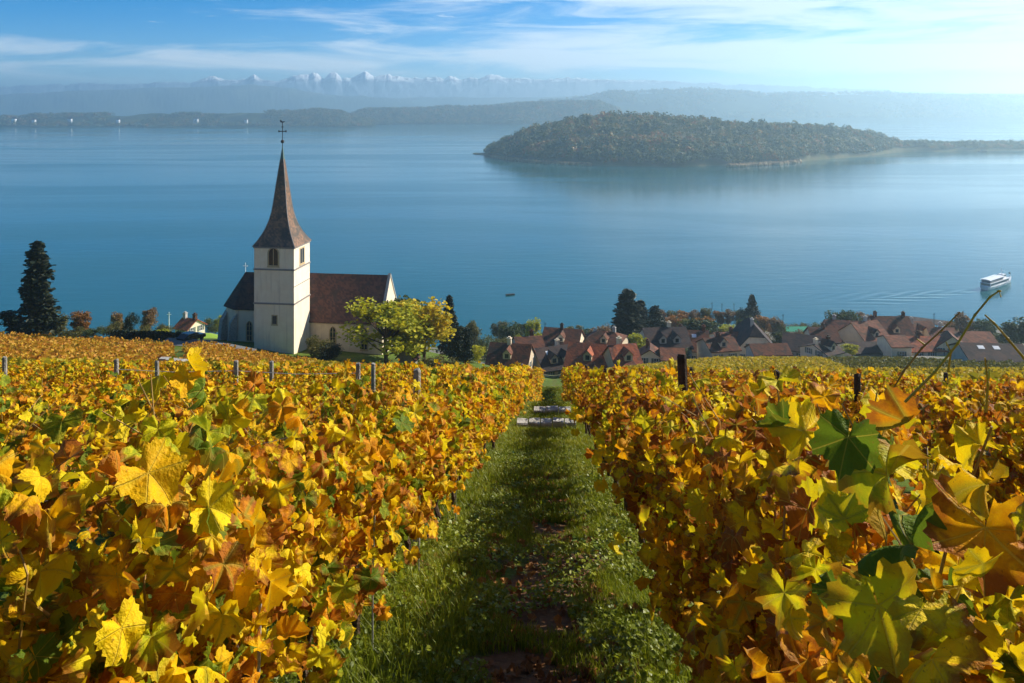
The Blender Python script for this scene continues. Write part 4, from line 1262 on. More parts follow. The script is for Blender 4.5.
# scattered garden bushes that fill the gaps between the roofs
gb_ = random.Random(5)
GAPS = [(545, 190, 'before the tall chimney house'), (618, 205, 'behind the bright orange roof'), (640, 190, 'beside the narrow gabled house'), (682, 196, 'below the broad brown roof'), (703, 225, 'by the pinkish roof'),
        (735, 240, 'behind the cream inn'), (780, 250, 'under the green awning'), (808, 240, 'behind the dark roofed barn'), (832, 214, 'below the long faded roof'), (876, 214, 'below the tallest house'),
        (905, 222, 'between the terrace and the brown roofed house'), (955, 212, 'behind the cream gable end'), (1012, 190, 'beyond the black barn'), (770, 232, 'at the side of the cream inn')]
for i, (px, Y, where) in enumerate(GAPS):
    c = gb_.choice(['f_green', 'f_olive', 'f_yew', 'f_russet'])
    X = (px - 512) / F * Y
    yt = 104 + (H - ground(X, Y) - gb_.uniform(2.2, 4.2)) * F / Y
    tree(px, yt, Y, gb_.uniform(12, 20), c, {'f_green': 'green', 'f_olive': 'olive', 'f_yew': 'dark', 'f_russet': 'russet'}[c] + ' garden bush ' + where, 'bush', [3, 5, 6, 9, 11, 12][i % 6])

# ------------------------------------------------------------------ hedge, wall, car, poles
def hedge(x0, y0, x1, y1, h, label):
    n = 2600
    f = rng.uniform(0, 1, n)
    X = x0 + (x1 - x0) * f + rng.normal(0, 0.25, n); Y = y0 + (y1 - y0) * f + rng.normal(0, 0.3, n)
    Z = ground_np(X, Y) + rng.uniform(0.0, h, n) * rng.uniform(0.8, 1.1, n)
    V, F_ = clump_quads(np.stack([X, Y, Z], -1), 0.22, 77)
    return tag(link_obj('hedge', np_mesh('hedge', V, F_.ravel(), np.full(len(F_), 4), M['f_yew'])), label, 'hedge')


hedge(-64, 131.5, -52.5, 130.5, 1.3, 'low dark clipped hedge along the lane beyond the orange vines')


def car(X, Y, rot, mat, label, suffix_parts=True):
    c = thing('parked_car', label, 'car', (X, Y, ground(X, Y) + 0.06), rot)
    b = MB()
    side = [(-2.1, 0.32), (2.1, 0.32), (2.15, 0.62), (2.0, 0.86), (1.0, 0.95), (0.35, 1.42), (-1.2, 1.45), (-1.95, 0.98), (-2.15, 0.9)]
    b.prism(side, -0.86, 0.86); b.build('body', M[mat], c)
    g = MB()
    for y in (-0.87, 0.862): g.add([(0.95, y, 0.97), (0.33, y, 1.36), (-1.15, y, 1.38), (-1.75, y, 1.0)], [(0, 1, 2, 3)])
    g.add([(1.03, -0.7, 0.97), (1.03, 0.7, 0.97), (0.42, 0.66, 1.40), (0.42, -0.66, 1.40)], [(0, 1, 2, 3)])
    g.build('windscreen', M['glass'], c)
    for x in (-1.3, 1.3):
        for y in (-0.85, 0.85):
            w_ = MB(); w_.tube([(x, y - 0.1, 0.32), (x, y + 0.1, 0.32)], 0.32, 14); w_.build('wheel', M['rubber'], c)
    return c


car(-50.6, 129.4, R(62), 'car_black', 'black car parked at the end of the clipped hedge near the church')
for k, (px, Y, mt, lab) in enumerate([(712, 285, 'white', 'white car nearest the orange trees in the quay car park'), (718, 290, 'navy', 'dark blue car between two white ones in the quay car park'),
                                      (724, 286, 'white', 'white car in the middle of the quay car park'), (731, 291, 'white', 'white car at the conifer end of the quay car park'), (728, 280, 'car_black', 'black car behind the broad green tree in the quay car park')]):
    car((px - 512) / F * Y, Y, R(70 + 9 * k), mt, lab)

# green awning by the shore, boat landing
X, Y = (796 - 512) / F * 285, 285
aw = thing('garden_tent', 'green canvas awning between the bushes near the shore', 'awning', (X, Y, ground(X, Y)))
b = MB(); b.slab([[(-4, -2, 4.2), (4, -2, 4.2), (4, 0, 5.4), (-4, 0, 5.4)], [(-4, 0, 5.4), (4, 0, 5.4), (4, 2, 4.2), (-4, 2, 4.2)]], 0.08); b.build('canvas', M['tarp_green'], aw)
for x in (-3.8, 3.8):
    for y in (-1.8, 1.8):
        b = MB(); b.tube([(x, y, 0), (x, y, 4.25)], 0.06, 6); b.build('pole', M['zinc'], aw)

X, Y = (925 - 512) / F * 318, 318
bl = thing('boathouse', 'long low boathouse roof at the landing behind the tallest house', 'boathouse', (X, Y, 0.0), R(-10))
zt = zpx(316, 318)
b = MB(); b.slab([[(-9, -4, zt - 1.2), (9, -4, zt - 2.8), (9, 0, zt - 1.6), (-9, 0, zt)], [(-9, 0, zt), (9, 0, zt - 1.6), (9, 4, zt - 2.8), (-9, 4, zt - 1.2)]], 0.15); b.build('roof', M['roof_dark'], bl)
for x in (-8.5, -3, 3, 8.5):
    for y in (-3.6, 3.6):
        b = MB(); b.tube([(x, y, -3), (x, y, zt - 1.4 - (x + 9) * 0.07)], 0.12, 6); b.build('post', M['wood_dark'], bl)


def small_boat(X, Y, rot, L, label, mat='white', name='motor_boat', cabin=True, z=0.0):
    o = thing(name, label, 'boat', (X, Y, z), rot)
    b = MB(); st = [(-1.0, 0.75, 0.9), (-0.4, 0.85, 0.9), (0.3, 0.75, 0.95), (0.75, 0.4, 1.05), (1.0, 0.02, 1.2)]
    vs = []
    for f, w_, hh in st:
        x = f * L / 2; w2 = w_ * L * 0.17
        vs += [(x, -w2, hh * L * 0.13), (x * 0.94, -w2 * 0.6, -0.1), (x * 0.94, w2 * 0.6, -0.1), (x, w2, hh * L * 0.13)]
    fs = []
    for i in range(len(st) - 1):
        for k in range(4): fs.append((i * 4 + k, (i + 1) * 4 + k, (i + 1) * 4 + (k + 1) % 4, i * 4 + (k + 1) % 4))
    fs += [(0, 1, 2, 3)]
    b.add(vs, fs); b.build('hull', M[mat], o)
    if cabin:
        c = MB(); c.prism([(-0.1 * L, L * 0.12), (0.2 * L, L * 0.12), (0.13 * L, L * 0.24), (-0.1 * L, L * 0.24)], -0.1 * L, 0.1 * L); c.build('cabin', M['navy'], o)
    return o


for k, (px, Y, lab) in enumerate([(917, 322, 'small white motor boat moored nearest the boathouse ridge'), (925, 324, 'white motor boat moored in the middle of the landing'), (932, 321, 'white motor boat moored at the outer end of the landing')]):
    small_boat((px - 512) / F * Y, Y, R(60 + 15 * k), 7.0, lab, z=zt - 3.0 if False else 0.0)
small_boat((510 - 512) / F * 386, 386, R(200), 4.6, 'tiny dark rowing boat alone on open water', 'wood_dark', 'rowing_boat', False)
p_ = MB(); p_.tube([(0.1, 0, 0.5), (0.1, 0, 1.0), (0.12, 0, 1.35)], [0.2, 0.25, 0.1], 7)
small_boat((976 - 512) / F * 1560, 1540, R(170), 16, 'faraway low dark boat off the reed spit of the island', 'wood_dark', 'motor_boat')

# passenger boat
S0, S1 = P(984, 290, 397), P(1011, 281, 417)
d = Vector((S1.x - S0.x, 417 - 397, 0)); BL = d.length
bo = thing('passenger_boat', 'white two deck passenger boat steaming away over the lake with a spreading wake', 'boat', ((S0.x + S1.x) / 2, 407, 0), math.atan2(d.y, d.x))
hl = BL / 2
st = [(-1.0, 2.3, 2.1), (-0.9, 2.8, 2.0), (-0.3, 3.1, 1.8), (0.3, 3.0, 1.9), (0.65, 2.2, 2.3), (0.88, 1.0, 2.9), (1.0, 0.05, 3.3)]
b = MB(); vs, fs = [], []
for f, w_, hh in st:
    vs += [(f * hl, -w_, hh), (f * hl * 0.96, -w_ * 0.75, -0.4), (f * hl * 0.96, w_ * 0.75, -0.4), (f * hl, w_, hh)]
for i in range(len(st) - 1):
    for k in range(4): fs.append((i * 4 + k, (i + 1) * 4 + k, (i + 1) * 4 + (k + 1) % 4, i * 4 + (k + 1) % 4))
fs += [(0, 1, 2, 3)]
b.add(vs, fs); b.build('hull', M['white'], bo)
b = MB(); b.box(-hl * 0.9, hl * 0.45, -2.75, 2.75, 1.85, 4.1); ca = b.build('cabin', M['white'], bo)
b = MB()
for s in (-1, 1): b.box(-hl * 0.88, hl * 0.43, s * 2.76 - 0.03, s * 2.76 + 0.03, 2.6, 3.7)
b.box(-hl * 0.905, -hl * 0.9, -2.4, 2.4, 2.5, 3.8)
b.build('window_band', M['glass'], ca)
b = MB(); b.box(-hl * 0.92, hl * 0.5, -3.0, 3.0, 4.12, 4.28); b.build('upper_deck', M['white'], bo)
b = MB(); b.box(-hl * 0.86, hl * 0.05, -2.4, 2.4, 4.3, 6.2); b.build('saloon', M['navy'], bo)
b = MB(); b.slab([[(-hl * 0.92, -2.9, 6.3), (hl * 0.12, -2.9, 6.3), (hl * 0.12, 0, 6.75), (-hl * 0.92, 0, 6.75)], [(-hl * 0.92, 0, 6.75), (hl * 0.12, 0, 6.75), (hl * 0.12, 2.9, 6.3), (-hl * 0.92, 2.9, 6.3)]], 0.15); b.build('canopy', M['white'], bo)
b = MB(); b.prism([(hl * 0.22, 4.3), (hl * 0.45, 4.3), (hl * 0.40, 6.8), (hl * 0.22, 6.8)], -1.5, 1.5); wh = b.build('wheelhouse', M['white'], bo)
b = MB()
for s in (-1, 1): b.box(hl * 0.24, hl * 0.39, s * 1.52 - 0.03, s * 1.52 + 0.03, 5.4, 6.4)
b.build('window_band', M['glass'], wh)
b = MB(); b.tube([(hl * 0.3, 0, 6.8), (hl * 0.28, 0, 11.5)], 0.14, 6); b.box(hl * 0.28 - 0.1, hl * 0.28 + 0.1, -1.4, 1.4, 9.2, 9.35); ms = b.build('mast', M['white'], bo)
b = MB(); b.tube([(hl * 0.94, 0, 3.1), (hl * 0.96, 0, 6.0)], 0.09, 5); b.box(hl * 0.93, hl * 0.955, -0.04, 0.9, 5.1, 6.0); b.build('flagstaff', M['iron'], bo)
b = MB()
for s in (-1, 1):
    pts = [(f * hl * 0.97, s * w_ * 0.97, hh + 0.95) for f, w_, hh in st[3:]]
    b.tube(pts, 0.06, 5)
    for q in pts: b.tube([q, (q[0], q[1], q[2] - 1.0)], 0.05, 4)
b.build('railing', M['white'], bo)
bo.scale = (1, 0.85, 0.74)

# poles and masts that stand above the roofs
for px, yt, Y, lab in [(851, 300 + 17, 262, 'thin dark mast over the long faded roof'), (934, 313, 300, 'slim pole at the boat landing'), (1003, 322, 230, 'leaning pole behind the black barn'),
                       (712, 302, 325, 'bare mast beyond the quay trees, close to the tall conifers'), (722, 303, 326, 'bare mast in the middle beyond the quay trees'), (734, 303, 325, 'bare mast beyond the quay trees, close to the lone conifer'),
                       (783, 314, 300, 'lamp post by the green awning'), (903, 318, 250, 'aerial pole on the slope behind the tallest house'), (169, 312, 190, 'pale pole beside the white cottage'), (545, 322, 240, 'dark pole by the pale rounded tree'),
                       (820, 354, 172, 'thin pole at the corner of the yellow vineyard')]:
    X = (px - 512) / F * Y; zb = max(ground(X, Y), -2)
    b = MB(); b.tube([(0, 0, -0.2), (0, 0, zpx(yt, Y) - zb)], [0.14, 0.08], 6); b.box(-0.5, 0.5, -0.05, 0.05, zpx(yt, Y) - zb - 0.6, zpx(yt, Y) - zb - 0.5)
    o = b.build('pole', M['wood_dark'] if 'pale' != lab[:4] else M['white']); o.location = (X, Y, zb); tag(o, lab, 'pole')

# low churchyard wall
b = MB(); r_ = random.Random(3)
for k in range(16):
    X = -22.5 + k * 0.62; Y = 119.5 + r_.uniform(-0.1, 0.1); z = ground(X, Y)
    b.box(X, X + 0.6, Y - 0.25, Y + 0.25, z - 0.3, z + r_.uniform(1.25, 1.4))
tag(b.build('churchyard_wall', M['stone_pale']), 'pale low stone wall at the foot of the yellow green church tree', 'wall')
# white houses of the town across the lake
for k, (px, py, Y, wd) in enumerate([(14, 117, 3290, 14), (34, 118, 3270, 12), (70, 117, 3290, 14), (118, 118, 3270, 12), (196, 117, 3290, 16), (246, 118, 3270, 12), (330, 115, 3420, 20), (340, 117, 3380, 26), (349, 117, 3390, 30), (356, 116, 3420, 18)]):
    X = (px - 512) / F * Y; z0 = -1 if px > 320 else 8.0
    h_ = thing('far_house', f'white speck of a house on the far shore, {ords[k]} counting towards the pale lakeside town', 'house', (X, Y, z0), group='white houses on the far shore')
    zt = min(zpx(py, Y) - z0, 24.0 if px > 320 else 30.0)
    b = MB(); b.box(-wd / 2, wd / 2, -6, 6, 0, zt * 0.75); b.build('wall', M['white'], h_)
    b = MB(); b.slab([[(-wd / 2 - 1, -7, zt * .73), (wd / 2 + 1, -7, zt * .73), (wd / 2 + 1, 0, zt), (-wd / 2 - 1, 0, zt)], [(-wd / 2 - 1, 0, zt), (wd / 2 + 1, 0, zt), (wd / 2 + 1, 7, zt * .73), (-wd / 2 - 1, 7, zt * .73)]], 0.5); b.build('roof', M['roof_brown'], h_)

# ------------------------------------------------------------------ stone steps across the grass path


def stones(name, u0, u1, s, n, h, label, mat, dep=0.35):
    X, Y = xy((u0 + u1) / 2, s); z = ground(X, Y)
    o = thing(name, label, 'stone step', (X, Y, z), -R(3))
    r__ = random.Random(int(s * 10)); w_ = (u1 - u0) / n
    for k in range(n):
        b = MB(); x = u0 + k * w_ - (u0 + u1) / 2
        a = [(x + 0.01, -dep / 2 + r__.uniform(-.04, .04)), (x + w_ - 0.01, -dep / 2 + r__.uniform(-.04, .04)), (x + w_ - 0.01, dep / 2), (x + 0.01, dep / 2)]
        zt = h * r__.uniform(0.85, 1.1)
        vs = [(p, q, -0.3) for p, q in a] + [(p, q, zt * 0.85) for p, q in a] + [(p * 0.94 + (x + w_ / 2) * 0.06, q * 0.85, zt + r__.uniform(-.015, .015)) for p, q in a]
        b.add(vs, [(3, 2, 1, 0), (0, 1, 5, 4), (1, 2, 6, 5), (2, 3, 7, 6), (3, 0, 4, 7), (4, 5, 9, 8), (5, 6, 10, 9), (6, 7, 11, 10), (7, 4, 8, 11), (8, 9, 10, 11)])
        b.build('stone_block', M[mat], o)
    return o


stones('stone_step', -1.05, 0.58, 22.4, 5, 0.26, 'pale stone kerb laid across the grass path, the nearest of three', 'stone')
stones('stone_step', -0.75, 0.55, 28.6, 3, 0.24, 'three rounded stones crossing the path behind the nearest kerb', 'stone', 0.45)
stones('stone_step', -0.9, 0.6, 43.0, 3, 0.34, 'farthest pale stone step where the grass path runs out', 'stone', 0.45)

# ------------------------------------------------------------------ vines


def leaf_template(n_out, rings, seed, teeth=True):
    """five-lobed vine leaf in the xy plane, stalk at the origin, tip towards +y; unit diameter about 1"""
    g = np.random.default_rng(seed)
    th = np.linspace(-R(172), R(172), n_out)
    lob = np.zeros(n_out)
    for a, w_, s_ in ((0, 1.0, 26), (R(56), 0.86, 20), (-R(56), 0.86, 20), (R(110), 0.66, 22), (-R(110), 0.66, 22)):
        lob = np.maximum(lob, w_ * np.exp(-((th - a) / R(s_)) ** 2))
    r = 0.37 + 0.17 * lob
    r *= np.where(np.abs(th) > R(150), 0.62, 1.0)
    if teeth: r *= 1 + 0.055 * np.where(np.arange(n_out) % 2 == 0, 1, -1) * g.uniform(0.4, 1.6, n_out)
    vs = [(0.0, 0.0)]
    for k in range(1, rings + 1):
        q = k / rings
        rr_ = r if k == rings else (r * 0.6 + 0.4 * np.mean(r)) * q
        vs += list(zip(rr_ * np.sin(th), rr_ * np.cos(th)))
    xy_ = np.array(vs)
    rad = np.hypot(xy_[:, 0], xy_[:, 1])
    ang = np.arctan2(xy_[:, 0], xy_[:, 1])
    cup = g.uniform(-1.8, 1.0); fold = g.uniform(-0.2, 0.9); wav = g.uniform(0.25, 0.7); tip = g.uniform(-2.0, 0.5)
    z = cup * rad ** 2 + fold * np.abs(xy_[:, 0]) + wav * rad * np.sin(ang * g.integers(3, 6) + g.uniform(0, 6)) * 0.6 + tip * np.maximum(xy_[:, 1], 0) ** 2 + 0.9 * g.uniform(0.1, 1) * rad ** 2 * np.sin(ang * g.integers(7, 12) + g.uniform(0, 6)) * 0.5
    V = np.stack([xy_[:, 0], xy_[:, 1] + 0.0, z], -1)
    loops, sizes = [], []
    for i in range(n_out - 1):
        loops += [0, 1 + i + 1, 1 + i]; sizes.append(3)
        for k in range(rings - 1):
            a = 1 + k * n_out + i; b_ = a + n_out
            loops += [a, a + 1, b_ + 1, b_]; sizes.append(4)
    uv = np.stack([xy_[:, 0] + 0.5, xy_[:, 1] + 0.5], -1)
    return V, np.array(loops), np.array(sizes), uv


def low_leaf(seed):
    g = np.random.default_rng(seed)
    th = np.array([-150, -105, -52, 0, 52, 105, 150]) * math.pi / 180
    r = np.array([0.40, 0.5, 0.54, 0.58, 0.54, 0.5, 0.40])
    xy_ = np.concatenate([[(0, 0)], np.stack([r * np.sin(th), r * np.cos(th)], -1)])
    z = g.uniform(-0.5, 0.3) * np.hypot(xy_[:, 0], xy_[:, 1]) ** 2 + g.uniform(0.1, 0.5) * np.abs(xy_[:, 0])
    loops = np.array([0, 2, 1, 0, 3, 2, 0, 4, 3, 0, 5, 4, 0, 6, 5, 0, 7, 6])
    return np.stack([xy_[:, 0], xy_[:, 1], z], -1), loops, np.full(6, 3), xy_ + 0.5


HI = [leaf_template(45, 4, s) for s in range(18)]
MID = [leaf_template(23, 2, s, True) for s in range(12)]
LOW = [low_leaf(s) for s in range(6)]


def scatter_leaves(temps, P_, N, Tp, S, g, tint=None):
    Vs, Ls, Ss, Us = [], [], [], []
    base = 0
    which = g.integers(0, len(temps), len(P_))
    N = N / (np.linalg.norm(N, axis=1, keepdims=True) + 1e-9)
    Tp = Tp - N * (Tp * N).sum(1, keepdims=True); Tp /= np.linalg.norm(Tp, axis=1, keepdims=True) + 1e-9
    X_ = np.cross(Tp, N)
    for k, (v, lo, sz, uv) in enumerate(temps):
        i = np.where(which == k)[0]
        if not len(i): continue
        bend = g.uniform(0.4, 1.7, len(i))[:, None]
        zz = v[None, :, 2] * bend
        r2 = (v[None, :, 0] ** 2 + v[None, :, 1] ** 2)
        kk = np.sqrt(r2 / (r2 + zz ** 2 + 1e-9))[..., None]          # curl without stretching
        V = P_[i][:, None] + S[i][:, None, None] * kk * (v[None, :, 0:1] * X_[i][:, None] + v[None, :, 1:2] * Tp[i][:, None] + zz[..., None] * N[i][:, None])
        n, m_ = len(i), len(v)
        Vs.append(V.reshape(-1, 3)); Ls.append((lo[None] + base + (np.arange(n) * m_)[:, None]).ravel()); Ss.append(np.tile(sz, n)); Us.append(np.tile(uv, (n, 1)))
        base += n * m_
    return np.concatenate(Vs), np.concatenate(Ls), np.concatenate(Ss), np.concatenate(Us)


def canopy(g, n, size, thick=0.30, top=1.66, bot=0.42, lean=0.0, span=0.52, shoots=3):
    """leaf places for one vine: clumps along the trellis, ragged top and bottom, leaves hung outward"""
    nc = 26
    cy_ = g.uniform(-span, span, nc); cz = g.uniform(bot + 0.14, top - 0.14, nc)
    cx = g.normal(0, 0.55, nc) * thick * np.interp(cz, [bot, 0.8, 1.3, top], [0.75, 1.0, 0.95, 0.6])
    wts = g.uniform(0.4, 1.0, nc); wts /= wts.sum()
    idx = g.choice(nc, n, p=wts)
    P_ = np.stack([cx[idx] + g.normal(0, 0.095, n), cy_[idx] + g.normal(0, 0.11, n), cz[idx] + g.normal(0, 0.10, n)], -1)
    # a thinner uniform fill
    u_ = g.uniform(0, 1, n) < 0.28
    P_[u_] = np.stack([g.choice([-1, 1], u_.sum()) * thick * g.uniform(0.3, 1.05, u_.sum()), g.uniform(-span, span, u_.sum()), g.uniform(bot, top, u_.sum())], -1)
    P_ = P_[(P_[:, 2] > bot - 0.14) & (P_[:, 2] < top + 0.10)]
    # shoots standing above the wires and trailing out to the sides
    ext, canes = [], []
    for k in range(shoots):
        y0 = g.uniform(-span, span); x0 = g.normal(0, 0.1)
        hh = g.uniform(-0.02, 0.10)
        tipp = np.array([x0 + g.normal(0, 0.14), y0 + g.normal(0, 0.15), top + hh])
        st_ = np.array([x0, y0, top - 0.4])
        canes.append((st_, (st_ + tipp) / 2 + g.normal(0, 0.03, 3), tipp))
        for q in range(5):
            f = g.uniform(0.35, 1.0); ext.append(st_ * (1 - f) + tipp * f + g.normal(0, 0.035, 3))
    if ext: P_ = np.concatenate([P_, np.array(ext)])
    n = len(P_)
    side = np.sign(P_[:, 0] + g.normal(0, 0.08, n))
    N = np.stack([side * g.uniform(0.1, 1.0, n), g.normal(0, 0.6, n), g.uniform(-0.25, 0.9, n)], -1)
    N[P_[:, 2] > top - 0.15, 2] += 0.5
    Tp = np.stack([side * g.uniform(0, 0.5, n), g.normal(0, 0.55, n), -g.uniform(0.35, 1.0, n)], -1)
    S = size * np.clip(g.lognormal(0, 0.28, n), 0.5, 1.7)
    return P_, N, Tp, S, canes


def trunk_mb(g, detail=True):
    b = MB()
    pts = [(0, 0, -0.15)]; x, y = 0, 0
    for z in np.linspace(0.08, 0.66, 6):
        x += g.normal(0, 0.018); y += g.normal(0, 0.022); pts.append((x, y, z))
    b.tube(pts, [0.036, 0.032, 0.027, 0.028, 0.024, 0.028, 0.024], 7 if detail else 5)
    for s in (-1, 1):
        b.tube([(x, y, 0.64), (x + g.normal(0, 0.02), y + s * 0.2, 0.72), (x, y + s * 0.48, 0.70)], [0.02, 0.015, 0.01], 5)
    return b


def canes_mb(g, extra, n=6, top=1.7):
    b = MB()
    for k in range(n):
        y0 = g.uniform(-0.48, 0.48); x0 = g.normal(0, 0.03)
        p = [(x0, y0, 0.7), (x0 + g.normal(0, 0.06), y0 + g.normal(0, 0.06), 1.05), (x0 + g.normal(0, 0.09), y0 + g.normal(0, 0.1), 1.4), (x0 + g.normal(0, 0.1), y0 + g.normal(0, 0.14), top)]
        b.tube(p, [0.005, 0.004, 0.003, 0.002], 5)
    for c in extra: b.tube([tuple(q) for q in c], [0.004, 0.003, 0.002], 5)
    return b


def vine_meshes(seed, temps, n, size, detail, ncane=6, **kw):
    g = np.random.default_rng(seed)
    P_, N, Tp, S, ca = canopy(g, n, size, **kw)
    V, L_, S_, U = scatter_leaves(temps, P_, N, Tp, S, g)
    fol = np_mesh('foliage', V, L_, S_, M['vine'], U, smooth=detail)
    o = trunk_mb(g, detail).build('trunk', M['bark']); tr = o.data; bpy.data.objects.remove(o)
    cn = None
    if detail:
        o = canes_mb(g, ca, ncane, top=kw.get('top', 1.66)).build('canes', M['cane']); cn = o.data; bpy.data.objects.remove(o)
    return fol, tr, cn


MIDV = [vine_meshes(200 + k, MID, 400, 0.118, True, thick=0.27, shoots=4, top=1.54, bot=0.50) for k in range(6)]
THIN = [vine_meshes(450 + k, MID, 130, 0.115, True, thick=0.2, shoots=2, top=1.48, bot=0.86) for k in range(3)]
MIDR = [vine_meshes(400 + k, MID, 330, 0.118, True, thick=0.22, shoots=4, top=1.54, bot=0.70) for k in range(5)]
LOWR = [vine_meshes(500 + k, LOW, 270, 0.128, False, thick=0.22, shoots=3, top=1.54, bot=0.74) for k in range(5)]
LOWV = [vine_meshes(300 + k, LOW, 330, 0.128, False, thick=0.27, shoots=3, top=1.54, bot=0.50) for k in range(6)]

ROWS = {'L0': (-1.33, 'the sunlit row beside the grass path'), 'R0': (0.85, 'the shaded row beside the grass path')}
for k, nm in enumerate(['first', 'second', 'third', 'fourth', 'fifth', 'sixth', 'seventh', 'eighth', 'ninth', 'tenth'], 1):
    ROWS[f'L{k}'] = (-1.36 - 2.3 * k, f'the {nm} row behind the sunlit one')
    ROWS[f'R{k}'] = (0.96 + 2.3 * k, f'the {nm} row beyond the shaded one')


def ordw(n):
    if n <= 10: return ords[n - 1]
    suf = 'th' if 10 <= n % 100 <= 20 else {1: 'st', 2: 'nd', 3: 'rd'}.get(n % 10, 'th')
    return f'{n}{suf}'


def visible(row, s, mn=0.9):
    u = ROWS[row][0]; X, Y = xy(u, s)
    if Y < 0.4: return True
    px = 512 + X / Y * F
    return -110 / max(1, Y / 4) - 30 < px < 1054 + 110 / max(1, Y / 4)


spots = []
gv = np.random.default_rng(99)
for row, a, b_ in [('L0', 0.45, 72), ('R0', 0.30, 72), ('R1', 0.6, 32), ('R2', 3.0, 30), ('R3', 10.5, 26), ('L1', 3.0, 15), ('L2', 6.0, 15), ('L3', 10, 15), ('L4', 13, 15),
                   ('L1', 17, 30), ('L2', 17, 29), ('L3', 17, 28), ('L4', 17, 27), ('L5', 17, 26)]:
    s = a
    while s < b_:
        if visible(row, s) or row in ('R1', 'R2'): spots.append((row, s))
        s += 0.95
near_first = sorted(spots, key=lambda q: (q[1] if q[0] in ('L0', 'R0') else q[1] * 1.6))
chosen = near_first[:300]
rest = near_first[300:]
counter = {}
for row, s in sorted(chosen, key=lambda q: (q[0], q[1])):
    counter[row] = counter.get(row, 0) + 1
    u = ROWS[row][0]; X, Y = xy(u + gv.normal(0, 0.03), s); z = ground(X, Y)
    shaded = row.startswith('R')
    age = float(np.clip(gv.normal((0.37 if s < 2.2 else 0.61 if s < 7 else 0.56) if shaded else (0.55 if row == 'L0' and s < 2.3 else 0.42), 0.06), 0.36, 0.78))
    look = 'greenish yellow' if age < 0.44 else 'golden yellow' if age < 0.53 else 'orange tinged' if age < 0.62 else 'rust brown'
    v = thing('grape_vine', f'{look} grape vine, {ordw(counter[row])} from the camera in {ROWS[row][1]}', 'grape vine', (X, Y, z), -R(3) + (math.pi if gv.uniform() < 0.5 else 0), 'grape vines in rows on the slope')
    dist = s
    if row == 'L0' and s < 7.2:
        fol, tr, cn = vine_meshes(1000 + int(s * 10), HI, 540, 0.122 if s < 3 else 0.110, True, thick=0.31, top=1.59 if s < 2.6 else 1.55 if s < 3.6 else 1.49, shoots=4)
    elif row == 'R0' and s < 6.2:
        fol, tr, cn = vine_meshes(2000 + int(s * 10), HI, 620, 0.106, True, 6 if s > 2 else 3, thick=0.33 if s < 2.2 else 0.26, top=1.66 if s < 1.5 else 1.60 if s < 2.4 else 1.53, bot=0.66 if s > 4.4 else 0.45, shoots=4 if s > 2 else 2)
    elif row in ('R0', 'R1') and s > 5 and gv.uniform() < 0.30: fol, tr, cn = THIN[gv.integers(0, 3)]
    elif s < 20 and row in ('R0', 'R1'): fol, tr, cn = MIDR[gv.integers(0, 5)]
    elif row in ('R0', 'R1'): fol, tr, cn = LOWR[gv.integers(0, 5)]
    elif s < 20: fol, tr, cn = MIDV[gv.integers(0, 6)]
    else: fol, tr, cn = LOWV[gv.integers(0, 6)]
    sc_ = (gv.uniform(0.9, 1.1), gv.uniform(0.95, 1.1), gv.uniform(0.955, 1.035))
    for nm, me in (('foliage', fol), ('trunk', tr), ('canes', cn)):
        if me is None: continue
        o = link_obj(nm, me, v); o.scale = (sc_[0], sc_[1], sc_[2] * (0.88 if row[0] == 'L' and row != 'L0' and dist < 16 else 1)) if dist > 7 or row not in ('L0', 'R0') else (1, 1, 1)
        o.color = (age, gv.uniform(), 0, 1)

# the rest of the slope: vine rows too many and too far to tell apart
def field(name, rows, mat, label, seed, size, per_m, hgt=1.2):
    g = np.random.default_rng(seed)
    PP = []
    for (xa, ya, xb, yb) in rows:
        ln = math.hypot(xb - xa, yb - ya)
        n = int(ln * per_m)
        if n < 2: continue
        f = g.uniform(0, 1, n)
        hh = g.uniform(0, 1, n) ** 0.8
        X = xa + (xb - xa) * f + g.normal(0, 0.2, n); Y = ya + (yb - ya) * f + g.normal(0, 0.1, n)
        gap = fbm(X * 0.9, Y * 0.9, seed, 2) > 0.30
        Z = ground_np(X, Y) + 0.3 + hh * (hgt - 0.3) * (0.85 + 0.3 * fbm(X * 1.7, Y * 1.7, seed + 3, 2))
        PP.append(np.stack([X, Y, Z], -1)[gap])
    P_ = np.concatenate(PP)
    V, F_ = clump_quads(P_, size, seed)
    return tag(link_obj(name, np_mesh(name, V, F_.ravel(), np.full(len(F_), 4), M[mat])), label, 'vineyard', kind='stuff')


def rows_dir(t0, t1, Y0, Y1, ang, sp, cond=None):
    """straight vine rows heading at angle ang from +Y, clipped to a wedge of the slope"""
    ca, sa = math.cos(ang), math.sin(ang)
    out_ = []
    cx, cy_ = (t0 + t1) / 2 * (Y0 + Y1) / 2, (Y0 + Y1) / 2
    for k in range(-160, 160):
        run = None
        for q in range(-150, 151):
            l = q * 1.0
            X = cx + k * sp * ca + l * sa; Y = cy_ - k * sp * sa + l * ca
            ok = Y0 < Y < Y1 and t0 < X / max(Y, 1) < t1 and (cond is None or cond(X, Y))
            if ok and run is None: run = (X, Y)
            if not ok and run is not None:
                out_.append((run[0], run[1], X, Y)); run = None
        if run is not None: out_.append((run[0], run[1], X, Y))
    return out_


def us_rows():
    out_ = []
    for k in range(1, 30):
        u = -1.36 - 2.3 * k
        a = 31.0 if k == 1 else 30 if k == 2 else 29 if k == 3 else 28 if k == 4 else 27 if k == 5 else 17
        b_ = 62
        sa_ = None
        for s in np.arange(a, b_, 1.0):
            X, Y = xy(u, s)
            if X / Y > -0.68 and sa_ is None: sa_ = s
        if sa_ is not None: out_.append((*xy(u, sa_), *xy(u, b_)))
    return out_


